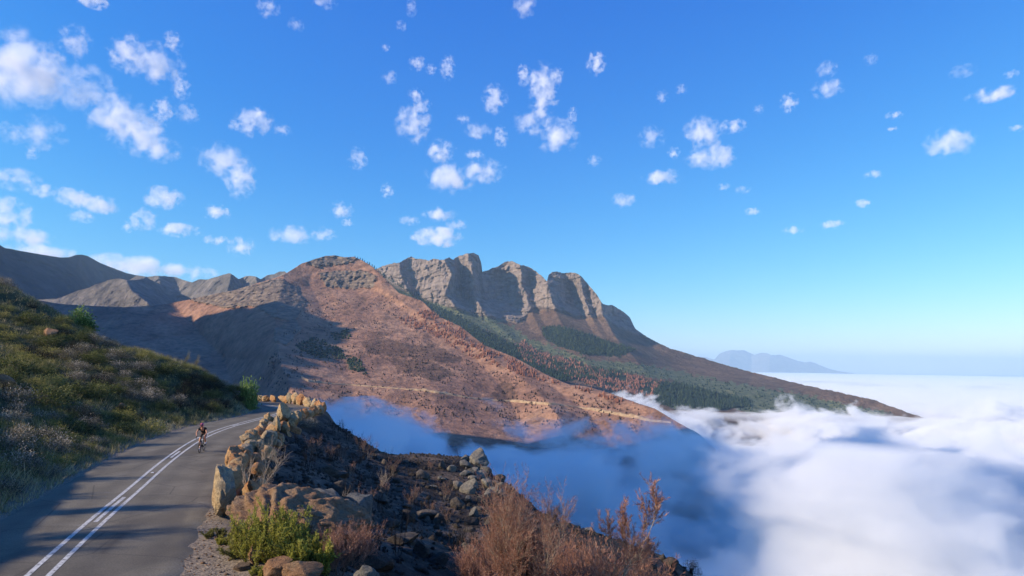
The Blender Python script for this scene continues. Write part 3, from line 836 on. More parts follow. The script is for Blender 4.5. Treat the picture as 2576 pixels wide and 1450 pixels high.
def rock_mesh(seed, sub=4, scale=(1, 1, 1), planes=9, rough=0.09, cut=(0.55, 0.85)):
    r = np.random.default_rng(seed)
    V, Fc = ico(sub)
    V = V.copy()
    V *= (1 + 0.22 * fbm(V * 0.9 + seed * 3.1, 3, seed=seed))[:, None]
    for _ in range(planes):
        n = r.normal(size=3); n /= np.linalg.norm(n)
        d = r.uniform(*cut)
        h = V @ n - d
        V -= np.where(h > 0, h * 0.93, 0)[:, None] * n
    nn = V / np.linalg.norm(V, axis=1)[:, None]
    V = V + nn * (rough * ridged(V * [1.6, 1.6, 2.6] + seed, 4, 0.55, seed=seed + 3) + rough * 0.6 * fbm(V * 4.0 + seed, 3, 0.6, seed=seed + 4))[:, None]
    V = V + nn * (rough * 0.35 * ridged(V * 7.0 + seed, 3, 0.6, seed=seed + 6))[:, None]
    V *= np.asarray(scale)
    V -= [0, 0, V[:, 2].min()]
    me = mesh_from('stone', V, Fc, True)
    try:
        me.set_sharp_from_angle(angle=R_(30))
    except Exception:
        pass
    return me

def stone_mat(name, stops, lichen=0.35, dark=(0.09, 0.08, 0.07), cscale=1.0, ramp2=None):
    m, nt, b = mat(name)
    o = coords(nt)
    info = N(nt, 'ShaderNodeObjectInfo')
    add = N(nt, 'ShaderNodeVectorMath', operation='ADD')
    nt.links.new(o, add.inputs[0]); 
    mulr = N(nt, 'ShaderNodeVectorMath', operation='SCALE')
    mulr.inputs[0].default_value = (37.0, 53.0, 71.0)
    nt.links.new(info.outputs['Random'], mulr.inputs['Scale'])
    nt.links.new(mulr.outputs[0], add.inputs[1])
    p = add.outputs[0]
    n1 = noise_node(nt, p, 1.1 * cscale, 5, 0.6)
    n2 = noise_node(nt, mapping(nt, p, (1, 1, 2.2)), 4.0 * cscale, 7, 0.68)
    n3 = noise_node(nt, p, 17.0 * cscale, 5, 0.7)
    f = math_node(nt, 'ADD', math_node(nt, 'MULTIPLY', n1, 0.75), math_node(nt, 'MULTIPLY', math_node(nt, 'SUBTRACT', info.outputs['Random'], 0.35), 0.42))
    c = ramp(nt, f, stops)
    c = mix(nt, 0.7, c, ramp(nt, n2, [(0.28, (0.22, 0.20, 0.18)), (0.42, (0.8, 0.78, 0.76)), (0.7, (1.35, 1.32, 1.25))]), 'MULTIPLY')
    c = mix(nt, math_node(nt, 'MULTIPLY', ramp(nt, n3, [(0.52, 0.0), (0.64, 1.0)]), lichen), c, dark)
    nt.links.new(c, b.inputs['Base Color'])
    bump(nt, b, math_node(nt, 'ADD', n2, math_node(nt, 'MULTIPLY', n3, 0.35)), 1.0, 0.16)
    return m

m_wall = stone_mat('orange_sandstone', [(0.18, (0.23, 0.20, 0.16)), (0.32, (0.45, 0.33, 0.19)), (0.45, (0.42, 0.24, 0.11)), (0.58, (0.37, 0.175, 0.08)), (0.72, (0.48, 0.37, 0.23)), (0.9, (0.26, 0.23, 0.19))])
m_grey = stone_mat('grey_lichened_rock', [(0.2, (0.09, 0.087, 0.083)), (0.4, (0.175, 0.165, 0.145)), (0.6, (0.23, 0.205, 0.165)), (0.8, (0.115, 0.11, 0.105))], 0.6, (0.05, 0.05, 0.05))
m_outcrop = stone_mat('layered_orange_rock', [(0.2, (0.15, 0.11, 0.08)), (0.38, (0.29, 0.155, 0.08)), (0.55, (0.31, 0.20, 0.12)), (0.75, (0.20, 0.175, 0.15))], 0.55, (0.10, 0.08, 0.065), 1.0)

STONES = [rock_mesh(100 + i, 4, s, 16, 0.125, (0.40, 0.74)) for i, s in enumerate([(1.1, 0.65, 0.72), (1.0, 0.6, 0.84), (1.25, 0.65, 0.7), (0.88, 0.6, 0.82), (1.05, 0.7, 0.65), (0.95, 0.65, 0.8), (1.15, 0.6, 0.76)])]
SMALL = [rock_mesh(130 + i, 3, s, 8, 0.08, (0.5, 0.8)) for i, s in enumerate([(0.6, 0.5, 0.22), (0.5, 0.45, 0.3), (0.7, 0.5, 0.2), (0.45, 0.4, 0.35)])]
for me_ in STONES + SMALL: me_.materials.append(m_wall)

wall = empty('stone_wall', (0, 0, 0), 'rough dry stone wall of orange boulders along the outer edge of the road', 'stone wall')
rw = random.Random(5)
def idx_at(y, late=False):
    i = np.arange(len(CLR)); m = (i > 330) if late else (i <= 330)
    return int(i[m][np.argmin(np.abs(CLR[m, 1] - y))])
def wall_stone(i, d, z, mesh, sc, rz=None, tilt=0.12, label=None):
    o = link('stone', mesh, None, wall)
    p = at_road(i, d, z)
    o.location = p
    a = math.atan2(CT[i][1], CT[i][0]) + (rw.choice((0, math.pi)) if rz is None else rz) + rw.uniform(-0.22, 0.22)
    o.rotation_euler = (rw.uniform(-tilt, tilt), rw.uniform(-tilt, tilt), a)
    o.scale = sc
    if label: o['label'] = label
    return o
s = 0.25 * idx_at(23.0)
end = 0.25 * (len(CLR) - 60)
first = True
while s < end:
    i = int(round(s / 0.25))
    y = CLR[i, 1]; late = s > 0.25 * idx_at(70)
    if first:
        for k, (dd, zz, sc) in enumerate(((3.85, -0.25, (1.25, 0.78, 1.3)), (3.85, 0.6, (1.1, 0.66, 0.75)))):
            wall_stone(i + k * 2, dd, zz, STONES[1 if k == 0 else 5], sc, label='tall orange boulder at the near end of the wall' if k == 0 else None)
        first = False
        s += 1.7
        continue
    big = abs(y - 59.0) < 0.8 and not late
    L = rw.uniform(1.3, 2.1) if not late else rw.uniform(1.0, 1.6)
    h = rw.uniform(0.58, 0.92) * (1.0 if not late else 1.1)
    if not late and 62 < y < 70: h *= 0.95
    me_ = rw.choice(STONES)
    wall_stone(i, 3.85 + rw.uniform(-0.1, 0.12), -0.15, me_, (L / 1.4 * rw.uniform(0.95, 1.1), rw.uniform(0.66, 0.86), h))
    if rw.random() < 0.6 and not late:
        wall_stone(i, 3.8 + rw.uniform(-0.15, 0.2), 0.62 * h + rw.uniform(-0.05, 0.1), rw.choice(STONES), (rw.uniform(0.5, 0.8), rw.uniform(0.45, 0.65), rw.uniform(0.4, 0.65)))
    s += L * (0.66 if not late else 0.92) * (1.0 if rw.random() < 0.85 else 1.35)
i = idx_at(58.5)
wall_stone(i, 4.1, 0.3, STONES[3], (1.3, 1.2, 1.35), label='large cream boulder standing above the rest of the wall')
# the outer face: smaller stones and slabs, stepping down
for k in range(92):
    y = rw.uniform(24, 69)
    i = idx_at(y)
    lvl = rw.random()
    wall_stone(i, 4.45 + 0.55 * (1 - lvl) + rw.uniform(-0.1, 0.15), -1.0 + 1.3 * lvl, rw.choice(SMALL + STONES[3:5]), (rw.uniform(0.55, 1.0),) * 2 + (rw.uniform(0.5, 1.1),), None, 0.2)

def boulder(name, mesh, x, y, sc, rz, label, group=None, sink=0.15, tilt=(0, 0), cat='rock', z=None):
    o = link(name, mesh, None, None, label=label, cat=cat, group=group)
    o.location = (x, y, (gz(x, y) if z is None else z) - sink * sc[2] * 1.0)
    o.rotation_euler = (tilt[0], tilt[1], rz)
    o.scale = sc
    return o

# -- knoll boulders on the skyline of the spur
KN = [rock_mesh(160 + i, 5, s, 15, 0.08, (0.42, 0.76)) for i, s in enumerate([(1.6, 1.1, 0.9), (1.5, 1.1, 1.0), (1.1, 1.0, 1.25), (1.0, 0.8, 0.7), (0.8, 0.7, 0.8)])]
for me_ in KN: me_.materials.append(m_grey)
def at_uv(u, v, Y):
    p = at_depth(np.array([u]), np.array([v]), np.array([Y]))[0]
    return p
for u, v, Y, k, sc, rz, lab in [
    (1090, 1172, 65.5, 3, (1.35, 1.2, 1.2), 0.3, 'sunlit wedge-shaped boulder, first of the three on the spur crest'),
    (1143, 1180, 64.5, 0, (1.15, 1.1, 1.25), 0.1, 'widest sunlit boulder on the spur crest above the fog'),
    (1198, 1180, 64, 2, (1.2, 1.2, 1.05), 0.8, 'upright pale boulder at the outer end of the spur crest'),
    (1022, 1152, 66, 4, (0.8, 0.8, 0.85), 1.1, 'small knob-topped rock standing alone on the crest near the burnt slope'),
    (995, 1150, 66, 4, (0.75, 0.7, 0.5), 0.2, 'small dark rounded rock on the crest beside the burnt slope'),
    (1250, 1212, 61.5, 3, (0.9, 0.9, 0.8), 2.0, 'grey rock below the upright pale boulder on the spur'),
    (1410, 1325, 50.5, 0, (0.9, 0.8, 0.8), 0.4, 'dark flat-topped rock on the spur edge behind the russet trees'),
    (1470, 1345, 48.5, 3, (1.2, 1.0, 0.9), 0.4, 'dark blocky rock on the spur edge between the russet trees')]:
    p = at_uv(u, v, Y)
    boulder('boulder', KN[k], p[0], p[1], sc, rz, lab, 'boulders on the spur crest', 0.15, z=p[2] - 0.5)

# -- scattered rocks of the burnt slope
RK = [rock_mesh(180 + i, 4, s, 13, 0.10, (0.38, 0.75)) for i, s in enumerate([(0.6, 0.5, 0.42), (0.5, 0.45, 0.4), (0.7, 0.5, 0.35), (0.45, 0.42, 0.5), (0.55, 0.5, 0.45)])]
m_shade_rock = stone_mat('shade_toned_rock', [(0.2, (0.045, 0.038, 0.033)), (0.4, (0.09, 0.075, 0.062)), (0.6, (0.14, 0.115, 0.092)), (0.8, (0.07, 0.06, 0.052))], 0.6, (0.02, 0.02, 0.02), 1.4)  # dark version of the grey rock, with the slope's shade painted in
RKS = [m.copy() for m in RK]
for me_ in RK: me_.materials.append(m_grey)
for me_ in RKS: me_.materials.append(m_shade_rock)
rr_ = random.Random(8)
cand = []
while len(cand) < 140:
    t = rr_.random()
    if t < 0.30:      # rubble below the knoll
        u, v = rr_.gauss(1200, 55), rr_.gauss(1215, 28)
    elif t < 0.75:
        u = rr_.uniform(880, 1700); v = rr_.uniform(1200, 1450)
    else:
        u = rr_.uniform(700, 1250); v = rr_.uniform(1130, 1330)
    p = uv_ground([u], [v])[0]
    if np.isnan(p[0]): continue
    if float(road_sd(p[0:1], p[1:2])[0][0]) > 6.0: cand.append((p[0], p[1], t))
for x, y, t in cand:
    s_ = (rr_.uniform(0.3, 1.0) ** 1.6) * (1.5 if t < 0.3 else 1.35)
    lev = 'small' if s_ < 0.45 else 'middling' if s_ < 0.9 else 'large'
    lab = (lev + ' grey stone in the rubble heap below the spur crest', 'rubble stones below the spur crest') if t < 0.3 else (lev + ' soot-darkened rock ' + slope_zone((x, y)), 'rocks on the burnt slope')
    boulder('rock', rr_.choice(RK if t < 0.3 else RKS), x, y, (s_ * rr_.uniform(0.8, 1.2), s_ * rr_.uniform(0.8, 1.2), s_ * rr_.uniform(0.7, 1.2)), rr_.uniform(0, 6.28), lab[0], lab[1], 0.16 if t < 0.3 else 0.22, (rr_.uniform(-0.25, 0.25), rr_.uniform(-0.25, 0.25)))

# -- the layered outcrop beside the shoulder and the rocks at its foot
oc = rock_mesh(210, 6, (2.7, 2.2, 0.85), 9, 0.10, (0.5, 0.8))
V = np.empty(len(oc.vertices) * 3, np.float32); oc.vertices.foreach_get('co', V); V = V.reshape(-1, 3)
lay = (np.abs(((V @ np.array([0.35, -0.2, 0.9])) * 3.4 + 1.1 * fbm(V * 0.9, 4, seed=6)) % 1.0 - 0.5) - 0.25)
V += (V / (np.linalg.norm(V, axis=1)[:, None] + 1e-6)) * (0.34 * lay + 0.16 * fbm(V * 2.2, 4, 0.6, seed=8) + 0.06 * ridged(V * 7.0, 3, 0.6, seed=9))[:, None]
oc.vertices.foreach_set('co', V.ravel()); oc.update()
oc.materials.append(m_outcrop)
p = at_uv(715, 1345, 20.6)
boulder('rock_outcrop', oc, p[0], p[1], (0.78, 0.8, 0.9), 0.35, 'broad layered orange and grey outcrop at the near end of the wall', None, 0.1, (0.05, 0.12), z=-0.12)
G5 = [rock_mesh(220 + i, 4, s, 14, 0.1, (0.38, 0.74)) for i, s in enumerate([(0.5, 0.4, 0.42), (0.62, 0.45, 0.4), (0.9, 0.6, 0.55), (0.5, 0.45, 0.4)])]
for me_ in G5: me_.materials.append(m_outcrop)
KG = [rock_mesh(230 + i, 4, s, 14, 0.1, (0.4, 0.75)) for i, s in enumerate([(0.9, 0.6, 0.9), (0.8, 0.6, 0.75), (0.7, 0.5, 0.6)])]
for me_ in KG: me_.materials.append(m_grey)
for u, v, Y, me_, sc, rz, lab in [
    (648, 1409, 18.3, G5[0], (0.75, 0.7, 0.75), 0.5, 'small orange rock on the gravel below the green bush'),
    (614, 1424, 17.9, G5[1], (0.6, 0.6, 0.3), 0.2, 'flat orange slab lying in the gravel beside the small rock'),
    (700, 1448, 17.2, G5[1], (0.8, 0.9, 0.9), 1.0, 'pointed orange rock at the foot of the green bush'),
    (768, 1452, 16.9, G5[2], (0.75, 0.75, 0.6), 0.3, 'grey and orange rock under the green bush'),
    (920, 1462, 16.8, KG[1], (0.6, 0.6, 0.65), 0.3, 'cream pitted rock standing below the russet twigs'),
    (830, 1330, 22.0, KG[0], (1.3, 1.0, 1.25), 2.2, 'blue-grey split rock leaning on the outcrop'),
    (868, 1345, 22.6, KG[1], (0.9, 0.9, 1.1), 0.9, 'dark grey rounded rock behind the leaning split rock'),
    (905, 1330, 25.5, KG[0], (0.9, 1.0, 1.1), 1.4, 'dark hollowed rock on the slope beside the outcrop'),
    (610, 1330, 21.5, G5[0], (0.5, 0.5, 0.4), 1.4, 'dull orange rock between outcrop and end of the wall')]:
    p = at_uv(u, v, Y)
    zz = gz(p[0], p[1])
    boulder('rock', me_, p[0], p[1], sc, rz, lab, 'rocks at the near end of the wall', 0.12, z=max(zz, p[2] - 0.35) if u > 800 else zz)

# -- loose pebbles on the gravel shoulder
pv, pf = [], []
Vb, Fb = ico(1)
rp = np.random.default_rng(4)
cnt = 0
while cnt < 1500:
    i = rp.integers(idx_at(9), idx_at(24)); d = rp.normal(4.6, 1.3)
    if d < 3.1 or d > 8.2: continue
    p = at_road(i, d) 
    p[:2] += rp.uniform(-0.15, 0.15, 2)
    s = rp.uniform(0.012, 0.035) * (2.0 if rp.random() < 0.06 else 1)
    pv.append(Vb * [s, s * rp.uniform(0.6, 1), s * 0.6] + [p[0], p[1], gz(p[0], p[1]) + s * 0.25]); pf.append(Fb + cnt * len(Vb)); cnt += 1
link('gravel', mesh_from('gravel', np.concatenate(pv), np.concatenate(pf), False), m_outcrop, kind='stuff')
# ------------------------------------------------------------------ plants
def leaf_mat(name, stops, trans=0.35, rough=0.7):
    m = bpy.data.materials.new(name); m.use_nodes = True
    nt = m.node_tree
    b = nt.nodes['Principled BSDF']
    b.inputs['Roughness'].default_value = rough
    b.inputs['Specular IOR Level'].default_value = 0.25
    info = N(nt, 'ShaderNodeObjectInfo')
    f = math_node(nt, 'ADD', attr(nt, 'tint'), math_node(nt, 'MULTIPLY', math_node(nt, 'SUBTRACT', info.outputs['Random'], 0.5), 0.25), True)
    c = ramp(nt, f, stops)
    nt.links.new(c, b.inputs['Base Color'])
    t = N(nt, 'ShaderNodeBsdfTranslucent')
    nt.links.new(c, t.inputs['Color'])
    mx = N(nt, 'ShaderNodeMixShader')
    mx.inputs[0].default_value = trans
    nt.links.new(b.outputs[0], mx.inputs[1]); nt.links.new(t.outputs[0], mx.inputs[2])
    nt.links.new(mx.outputs[0], nt.nodes['Material Output'].inputs['Surface'])
    return m

def bark_mat(name, c0, c1):
    m, nt, b = mat(name)
    nt.links.new(ramp(nt, noise_node(nt, coords(nt), 12.0, 4), [(0.35, c0), (0.65, c1)]), b.inputs['Base Color'])
    return m

m_grey_leaf = leaf_mat('dry_grey_leaves', [(0.0, (0.06, 0.056, 0.036)), (0.35, (0.14, 0.125, 0.085)), (0.62, (0.26, 0.22, 0.16)), (0.85, (0.48, 0.41, 0.33)), (1.0, (0.62, 0.54, 0.44))])
m_green_leaf = leaf_mat('dark_green_leaves', [(0.0, (0.028, 0.036, 0.012)), (0.45, (0.095, 0.11, 0.033)), (0.8, (0.18, 0.185, 0.058)), (1.0, (0.32, 0.29, 0.12))])
m_olive_leaf = leaf_mat('olive_leaves', [(0.0, (0.10, 0.105, 0.028)), (0.5, (0.24, 0.225, 0.06)), (0.85, (0.38, 0.33, 0.10)), (1.0, (0.50, 0.38, 0.12))])
m_black_leaf = leaf_mat('scorched_leaves', [(0.0, (0.012, 0.011, 0.009)), (0.5, (0.03, 0.028, 0.02)), (0.85, (0.07, 0.06, 0.04)), (1.0, (0.2, 0.17, 0.13))])
m_fresh_leaf = leaf_mat('fresh_green_leaves', [(0.0, (0.07, 0.12, 0.03)), (0.5, (0.18, 0.27, 0.07)), (1.0, (0.32, 0.40, 0.14))])
m_bright_leaf = leaf_mat('yellow_green_sprigs', [(0.0, (0.12, 0.13, 0.02)), (0.45, (0.33, 0.32, 0.055)), (0.8, (0.47, 0.44, 0.09)), (1.0, (0.58, 0.46, 0.12))])
m_straw = leaf_mat('straw_grass', [(0.0, (0.10, 0.10, 0.028)), (0.3, (0.21, 0.19, 0.06)), (0.55, (0.34, 0.28, 0.125)), (0.8, (0.48, 0.39, 0.21)), (1.0, (0.60, 0.50, 0.32))])
m_russet = leaf_mat('russet_dead_foliage', [(0.0, (0.18, 0.085, 0.058)), (0.5, (0.35, 0.165, 0.108)), (0.85, (0.48, 0.25, 0.165)), (1.0, (0.58, 0.37, 0.26))], 0.3)
m_twig = bark_mat('grey_twigs', (0.10, 0.08, 0.06), (0.22, 0.18, 0.14))
m_pale = bark_mat('pale_bare_wood', (0.30, 0.22, 0.15), (0.50, 0.39, 0.29))
m_soot_wood = bark_mat('charred_wood', (0.010, 0.009, 0.009), (0.035, 0.03, 0.028))
m_bark = bark_mat('brown_bark', (0.12, 0.075, 0.05), (0.26, 0.17, 0.12))

def tubes(segs, sides=3):
    """prisms along (p0, p1, r0, r1)"""
    if not len(segs): return np.zeros((0, 3)), np.zeros((0, 4), int)
    P0 = np.array([s[0] for s in segs], float); P1 = np.array([s[1] for s in segs], float)
    R0 = np.array([s[2] for s in segs]); R1 = np.array([s[3] for s in segs])
    d = P1 - P0; d /= np.linalg.norm(d, axis=1)[:, None] + 1e-9
    a = np.cross(d, np.where(np.abs(d[:, 2:3]) > 0.9, [[1.0, 0, 0]], [[0, 0, 1.0]])); a /= np.linalg.norm(a, axis=1)[:, None] + 1e-9
    b = np.cross(d, a)
    t = np.arange(sides) / sides * 2 * math.pi
    ring = a[:, None] * np.cos(t)[None, :, None] + b[:, None] * np.sin(t)[None, :, None]
    V = np.concatenate([P0[:, None] + ring * R0[:, None, None], P1[:, None] + ring * R1[:, None, None]], 1)
    n = len(segs)
    base = (np.arange(n) * 2 * sides)[:, None, None]
    k = np.arange(sides)
    q = np.stack([k, (k + 1) % sides, (k + 1) % sides + sides, k + sides], 1)[None]
    return V.reshape(-1, 3), (base + q).reshape(-1, 4)

def leaves(P, Dn, L, Wd, r, fold=0.0):
    """one diamond leaf at each point, along Dn"""
    n = len(P)
    s = np.cross(Dn, r.normal(size=(n, 3))); s /= np.linalg.norm(s, axis=1)[:, None] + 1e-9
    L = L[:, None]; Wd = Wd[:, None]
    V = np.stack([P, P + Dn * L * 0.5 + s * Wd * 0.5, P + Dn * L, P + Dn * L * 0.5 - s * Wd * 0.5], 1).reshape(-1, 3)
    return V, np.arange(4 * n).reshape(-1, 4)

def unit(v): return v / (np.linalg.norm(v, axis=-1, keepdims=True) + 1e-9)

def shrub_meshes(seed, clusters=70, per=26, R=(0.8, 0.8, 0.75), leaf=(0.09, 0.04), spread=0.15, up=0.5, hollow=0.55, tint=(0.45, 0.2), stems=16, top_tint=0.2):
    r = np.random.default_rng(seed)
    d = unit(r.normal(size=(clusters, 3))); d[:, 2] = np.abs(d[:, 2])
    C = d * (hollow + (1 - hollow) * r.random((clusters, 1))) * np.asarray(R)
    C *= (1 + 0.35 * fbm(d * 1.7 + seed, 3, seed=seed))[:, None]
    C[:, 2] = np.maximum(C[:, 2], 0.05)
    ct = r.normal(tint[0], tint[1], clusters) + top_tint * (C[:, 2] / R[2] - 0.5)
    P = np.repeat(C, per, 0) + r.normal(size=(clusters * per, 3)) * spread
    P[:, 2] = np.maximum(P[:, 2], 0.0)
    Dn = unit(unit(P + [0, 0, -0.2]) + r.normal(size=P.shape) * 0.8 + [0, 0, up])
    V, Fc = leaves(P, Dn, r.uniform(0.6, 1.3, len(P)) * leaf[0], r.uniform(0.7, 1.3, len(P)) * leaf[1], r)
    me = mesh_from('foliage', V, Fc, False)
    add_attr(me, 'tint', np.repeat(np.clip(np.repeat(ct, per) + r.normal(0, 0.13, len(P)), 0, 1), 4))
    segs = []
    for c in C[r.permutation(clusters)[:stems]]:
        m1 = c * 0.5 * [0.7, 0.7, 1.1] + r.normal(size=3) * 0.05
        segs += [((0, 0, -0.1), m1, 0.025, 0.016), (m1, c * 1.08, 0.016, 0.006)]
    V, Fc = tubes(segs)
    st = mesh_from('stem', V, Fc, True)
    return me, st

def grow(r, p, d, L, rad, level, P, segs, tips):
    """recursive limb: P holds per-level settings"""
    n = P['n'][level]
    for k in range(n):
        d = d + r.normal(size=3) * P['wob'][level] + np.array([0, 0, P['up'][level]])
        d = d / np.linalg.norm(d)
        q = p + d * (L / n)
        r1 = rad * (1 - 0.62 * (k + 1) / n)
        segs.append((p, q, rad * (1 - 0.62 * k / n), r1))
        if level + 1 < P['levels'] and (k + 1) / n > P['bare'][level]:
            for _ in range(P['kids'][level]):
                s = np.cross(d, r.normal(size=3)); s /= np.linalg.norm(s)
                a = r.uniform(*P['ang'])
                grow(r, q, d * math.cos(a) + s * math.sin(a), L * r.uniform(*P['len'][level]), max(r1 * 0.7, P['rmin']), level + 1, P, segs, tips)
        if level + 1 >= P['levels']:
            tips.append((p, q, d))
        p = q

def dead_tree_meshes(seed, stems, height, lean=(0, 0), fan=0.35, needles=16, nlen=0.14, width=0.008, P=None, rad=0.03, sag=0.0):
    r = np.random.default_rng(seed)
    P = P or dict(levels=4, n=[6, 4, 3, 2], wob=[0.09, 0.13, 0.16, 0.2], up=[0.05, 0.12, 0.16, 0.15], bare=[0.25, 0.2, 0.2, 0], kids=[2, 2, 2, 0], ang=(0.3, 0.75), len=[(0.35, 0.6), (0.4, 0.65), (0.4, 0.7)], rmin=0.0035)
    segs, tips = [], []
    for k in range(stems):
        a = r.uniform(0, 2 * math.pi); f = fan * math.sqrt(r.random())
        d = np.array([math.cos(a) * f + lean[0], math.sin(a) * f + lean[1], 1.0]); d /= np.linalg.norm(d)
        grow(r, np.array([r.normal() * 0.12, r.normal() * 0.12, -0.1]), d, height * r.uniform(0.6, 1.0), rad * r.uniform(0.7, 1.2), 0, P, segs, tips)
    V, Fc = tubes(segs, 4)
    st = mesh_from('branch', V, Fc, True)
    fo = None
    if needles:
        T0 = np.array([t[0] for t in tips]); T1 = np.array([t[1] for t in tips]); TD = np.array([t[2] for t in tips])
        n = len(T0) * needles
        f = r.random((n, 1))
        Pn = np.repeat(T0, needles, 0) * (1 - f) + np.repeat(T1, needles, 0) * f
        Dn = unit(np.repeat(TD, needles, 0) + r.normal(size=(n, 3)) * 0.45 + [0, 0, 0.15 - sag])
        V, Fc = leaves(Pn, Dn, r.uniform(0.5, 1.2, n) * nlen, np.full(n, width) * r.uniform(0.7, 1.5, n), r)
        fo = mesh_from('foliage', V, Fc, False)
        tt = np.repeat(np.clip(r.normal(0.5, 0.2, len(T0)), 0, 1), needles)
        add_attr(fo, 'tint', np.repeat(np.clip(tt + r.normal(0, 0.12, n), 0, 1), 4))
    return st, fo

def plant(name, label, cat, group, p, rz, sc, parts):
    """a plant: an empty at its foot with its parts as children"""
    e = empty(name, p, label, cat, group, rz)
    e.scale = sc if isinstance(sc, tuple) else (sc, sc, sc)
    for pn, me, m in parts:
        link(pn, me, m, e)
    return e

# -- grass and low growth on the bank (uncountable)
rg = np.random.default_rng(21)
def bank_points(n, near=1.0):
    X = rg.uniform(-62, -8, n * 4); Y = rg.uniform(8, 95, n * 4)
    D, I = road_sd(X, Y)
    d0 = np.sqrt(X ** 2 + Y ** 2)
    keep = (D < -3.15) & (D > -34) & (X > -0.80 * Y - 3) & (rg.random(len(X)) < np.clip(40 / d0, 0, 1) ** near)
    X, Y, D = X[keep][:n], Y[keep][:n], D[keep][:n]
    return X, Y, D
X, Y, D = bank_points(26000, 1.3)
cl = fbm(np.stack([X, Y, 0 * X], 1) / 2.6, 4, 0.6, seed=80)
keep = rg.random(len(X)) < np.clip(0.55 + 1.3 * cl + 0.5 * (D > -4.5), 0.08, 1)
X, Y, D, cl = X[keep], Y[keep], D[keep], cl[keep]
nb = 7
n = len(X) * nb
P = np.repeat(np.stack([X, Y, gzv(X, Y) - 0.03], 1), nb, 0) + np.c_[rg.normal(0, 0.09, (n, 2)), np.zeros(n)]
Dn = unit(np.c_[rg.normal(0.12, 0.42, n), rg.normal(0, 0.42, n), np.ones(n)])
hh = np.repeat(np.clip(rg.normal(0.42, 0.16, len(X)), 0.12, 0.95) * (1 - 0.35 * (D > -3.9)), nb) * rg.uniform(0.5, 1.2, n)
V, Fc = leaves(P, Dn, hh, rg.uniform(0.012, 0.03, n), rg)
me = mesh_from('bank_grass', V, Fc, False)
tt = np.repeat(np.clip(0.42 + 0.9 * fbm(np.stack([X, Y, 0 * X], 1) / 4.5, 3, seed=83) + rg.normal(0, 0.13, len(X)) + 0.12 * (D > -4.6), 0, 1), nb)
add_attr(me, 'tint', np.repeat(np.clip(tt + rg.normal(0, 0.1, n), 0, 1), 4))
link('bank_grass', me, m_straw, kind='stuff')

X, Y, D = bank_points(9000, 1.0)
cl = fbm(np.stack([X, Y, 0 * X], 1) / 2.2, 4, 0.6, seed=85)
k = (cl > 0.02) & (D < -4.3); X, Y, cl = X[k], Y[k], cl[k]
nb = 26; n = len(X) * nb
P = np.repeat(np.stack([X, Y, gzv(X, Y)], 1), nb, 0) + rg.normal(0, 1, (n, 3)) * [0.2, 0.2, 0.13] + [0, 0, 0.16]
Dn = unit(rg.normal(size=(n, 3)) + [0, 0, 0.7])
V, Fc = leaves(P, Dn, rg.uniform(0.06, 0.13, n), rg.uniform(0.025, 0.05, n), rg)
me = mesh_from('undergrowth', V, Fc, False)
tt = np.repeat(np.clip(0.45 + 1.0 * fbm(np.stack([X, Y, 0 * X], 1) / 3.5, 3, seed=87) + rg.normal(0, 0.14, len(X)), 0, 1), nb)
add_attr(me, 'tint', np.repeat(np.clip(tt + rg.normal(0, 0.12, n), 0, 1), 4))
link('undergrowth', me, m_green_leaf, kind='stuff')

def bank_zone(p):
    d_, i_ = road_sd(np.array([p[0]]), np.array([p[1]])); d_ = -float(d_[0]); y_ = float(CLR[int(i_[0]), 1])
    hgt_ = 'on the verge by the asphalt' if d_ < 5.6 else 'low on the bank' if d_ < 9 else 'halfway up the bank' if d_ < 15 else 'high on the bank' if d_ < 24 else 'near the top of the bank'
    lon_ = 'well before the cyclist' if y_ < 31 else 'level with the cyclist' if y_ < 45 else 'just past the cyclist' if y_ < 60 else 'close to the bend'
    return hgt_ + ', ' + lon_
# -- shrubs on the bank: one kind each, then copies
KINDS = {
 'grey': ([shrub_meshes(300 + i, 80, 24, (0.95, 0.95, 0.85), (0.085, 0.036), 0.13, 0.5, 0.5, (0.46, 0.2), 22) for i in range(4)], m_grey_leaf, m_twig, 'dry_shrub', 'dry grey seeding shrub', 'dry grey shrubs on the bank'),
 'green': ([shrub_meshes(320 + i, 70, 30, (0.9, 0.9, 0.75), (0.09, 0.045), 0.14, 0.4, 0.5, (0.42, 0.18), 14) for i in range(3)], m_green_leaf, m_twig, 'green_shrub', 'dark green leafy shrub', 'dark green shrubs on the bank'),
 'olive': ([shrub_meshes(340 + i, 60, 30, (0.9, 0.9, 0.5), (0.085, 0.03), 0.15, 0.8, 0.4, (0.5, 0.2), 10) for i in range(3)], m_olive_leaf, m_twig, 'olive_shrub', 'low olive yellow shrub', 'olive shrubs on the bank'),
 'black': ([shrub_meshes(360 + i, 66, 20, (0.95, 0.95, 0.9), (0.075, 0.03), 0.13, 0.5, 0.5, (0.38, 0.2), 30) for i in range(3)], m_black_leaf, m_soot_wood, 'scorched_shrub', 'blackish scorched shrub', 'scorched shrubs on the bank'),
}
rs = random.Random(31)
def put_shrub(kind, p, sc, rz=None, label=None, name=None):
    protos, lm, sm, nm, lab, grp = KINDS[kind]
    fo, st = rs.choice(protos)
    size_ = 'big ' if sc > 1.05 else 'middling ' if sc > 0.7 else 'small '
    return plant(name or nm, label or (size_ + lab + ' ' + bank_zone(p)), 'shrub', grp, (p[0], p[1], p[2] - 0.08), rs.uniform(0, 6.28) if rz is None else rz, (sc * rs.uniform(0.85, 1.2), sc * rs.uniform(0.85, 1.2), sc * rs.uniform(0.8, 1.15)), [('foliage', fo, lm), ('stem', st, sm)])
spots = []
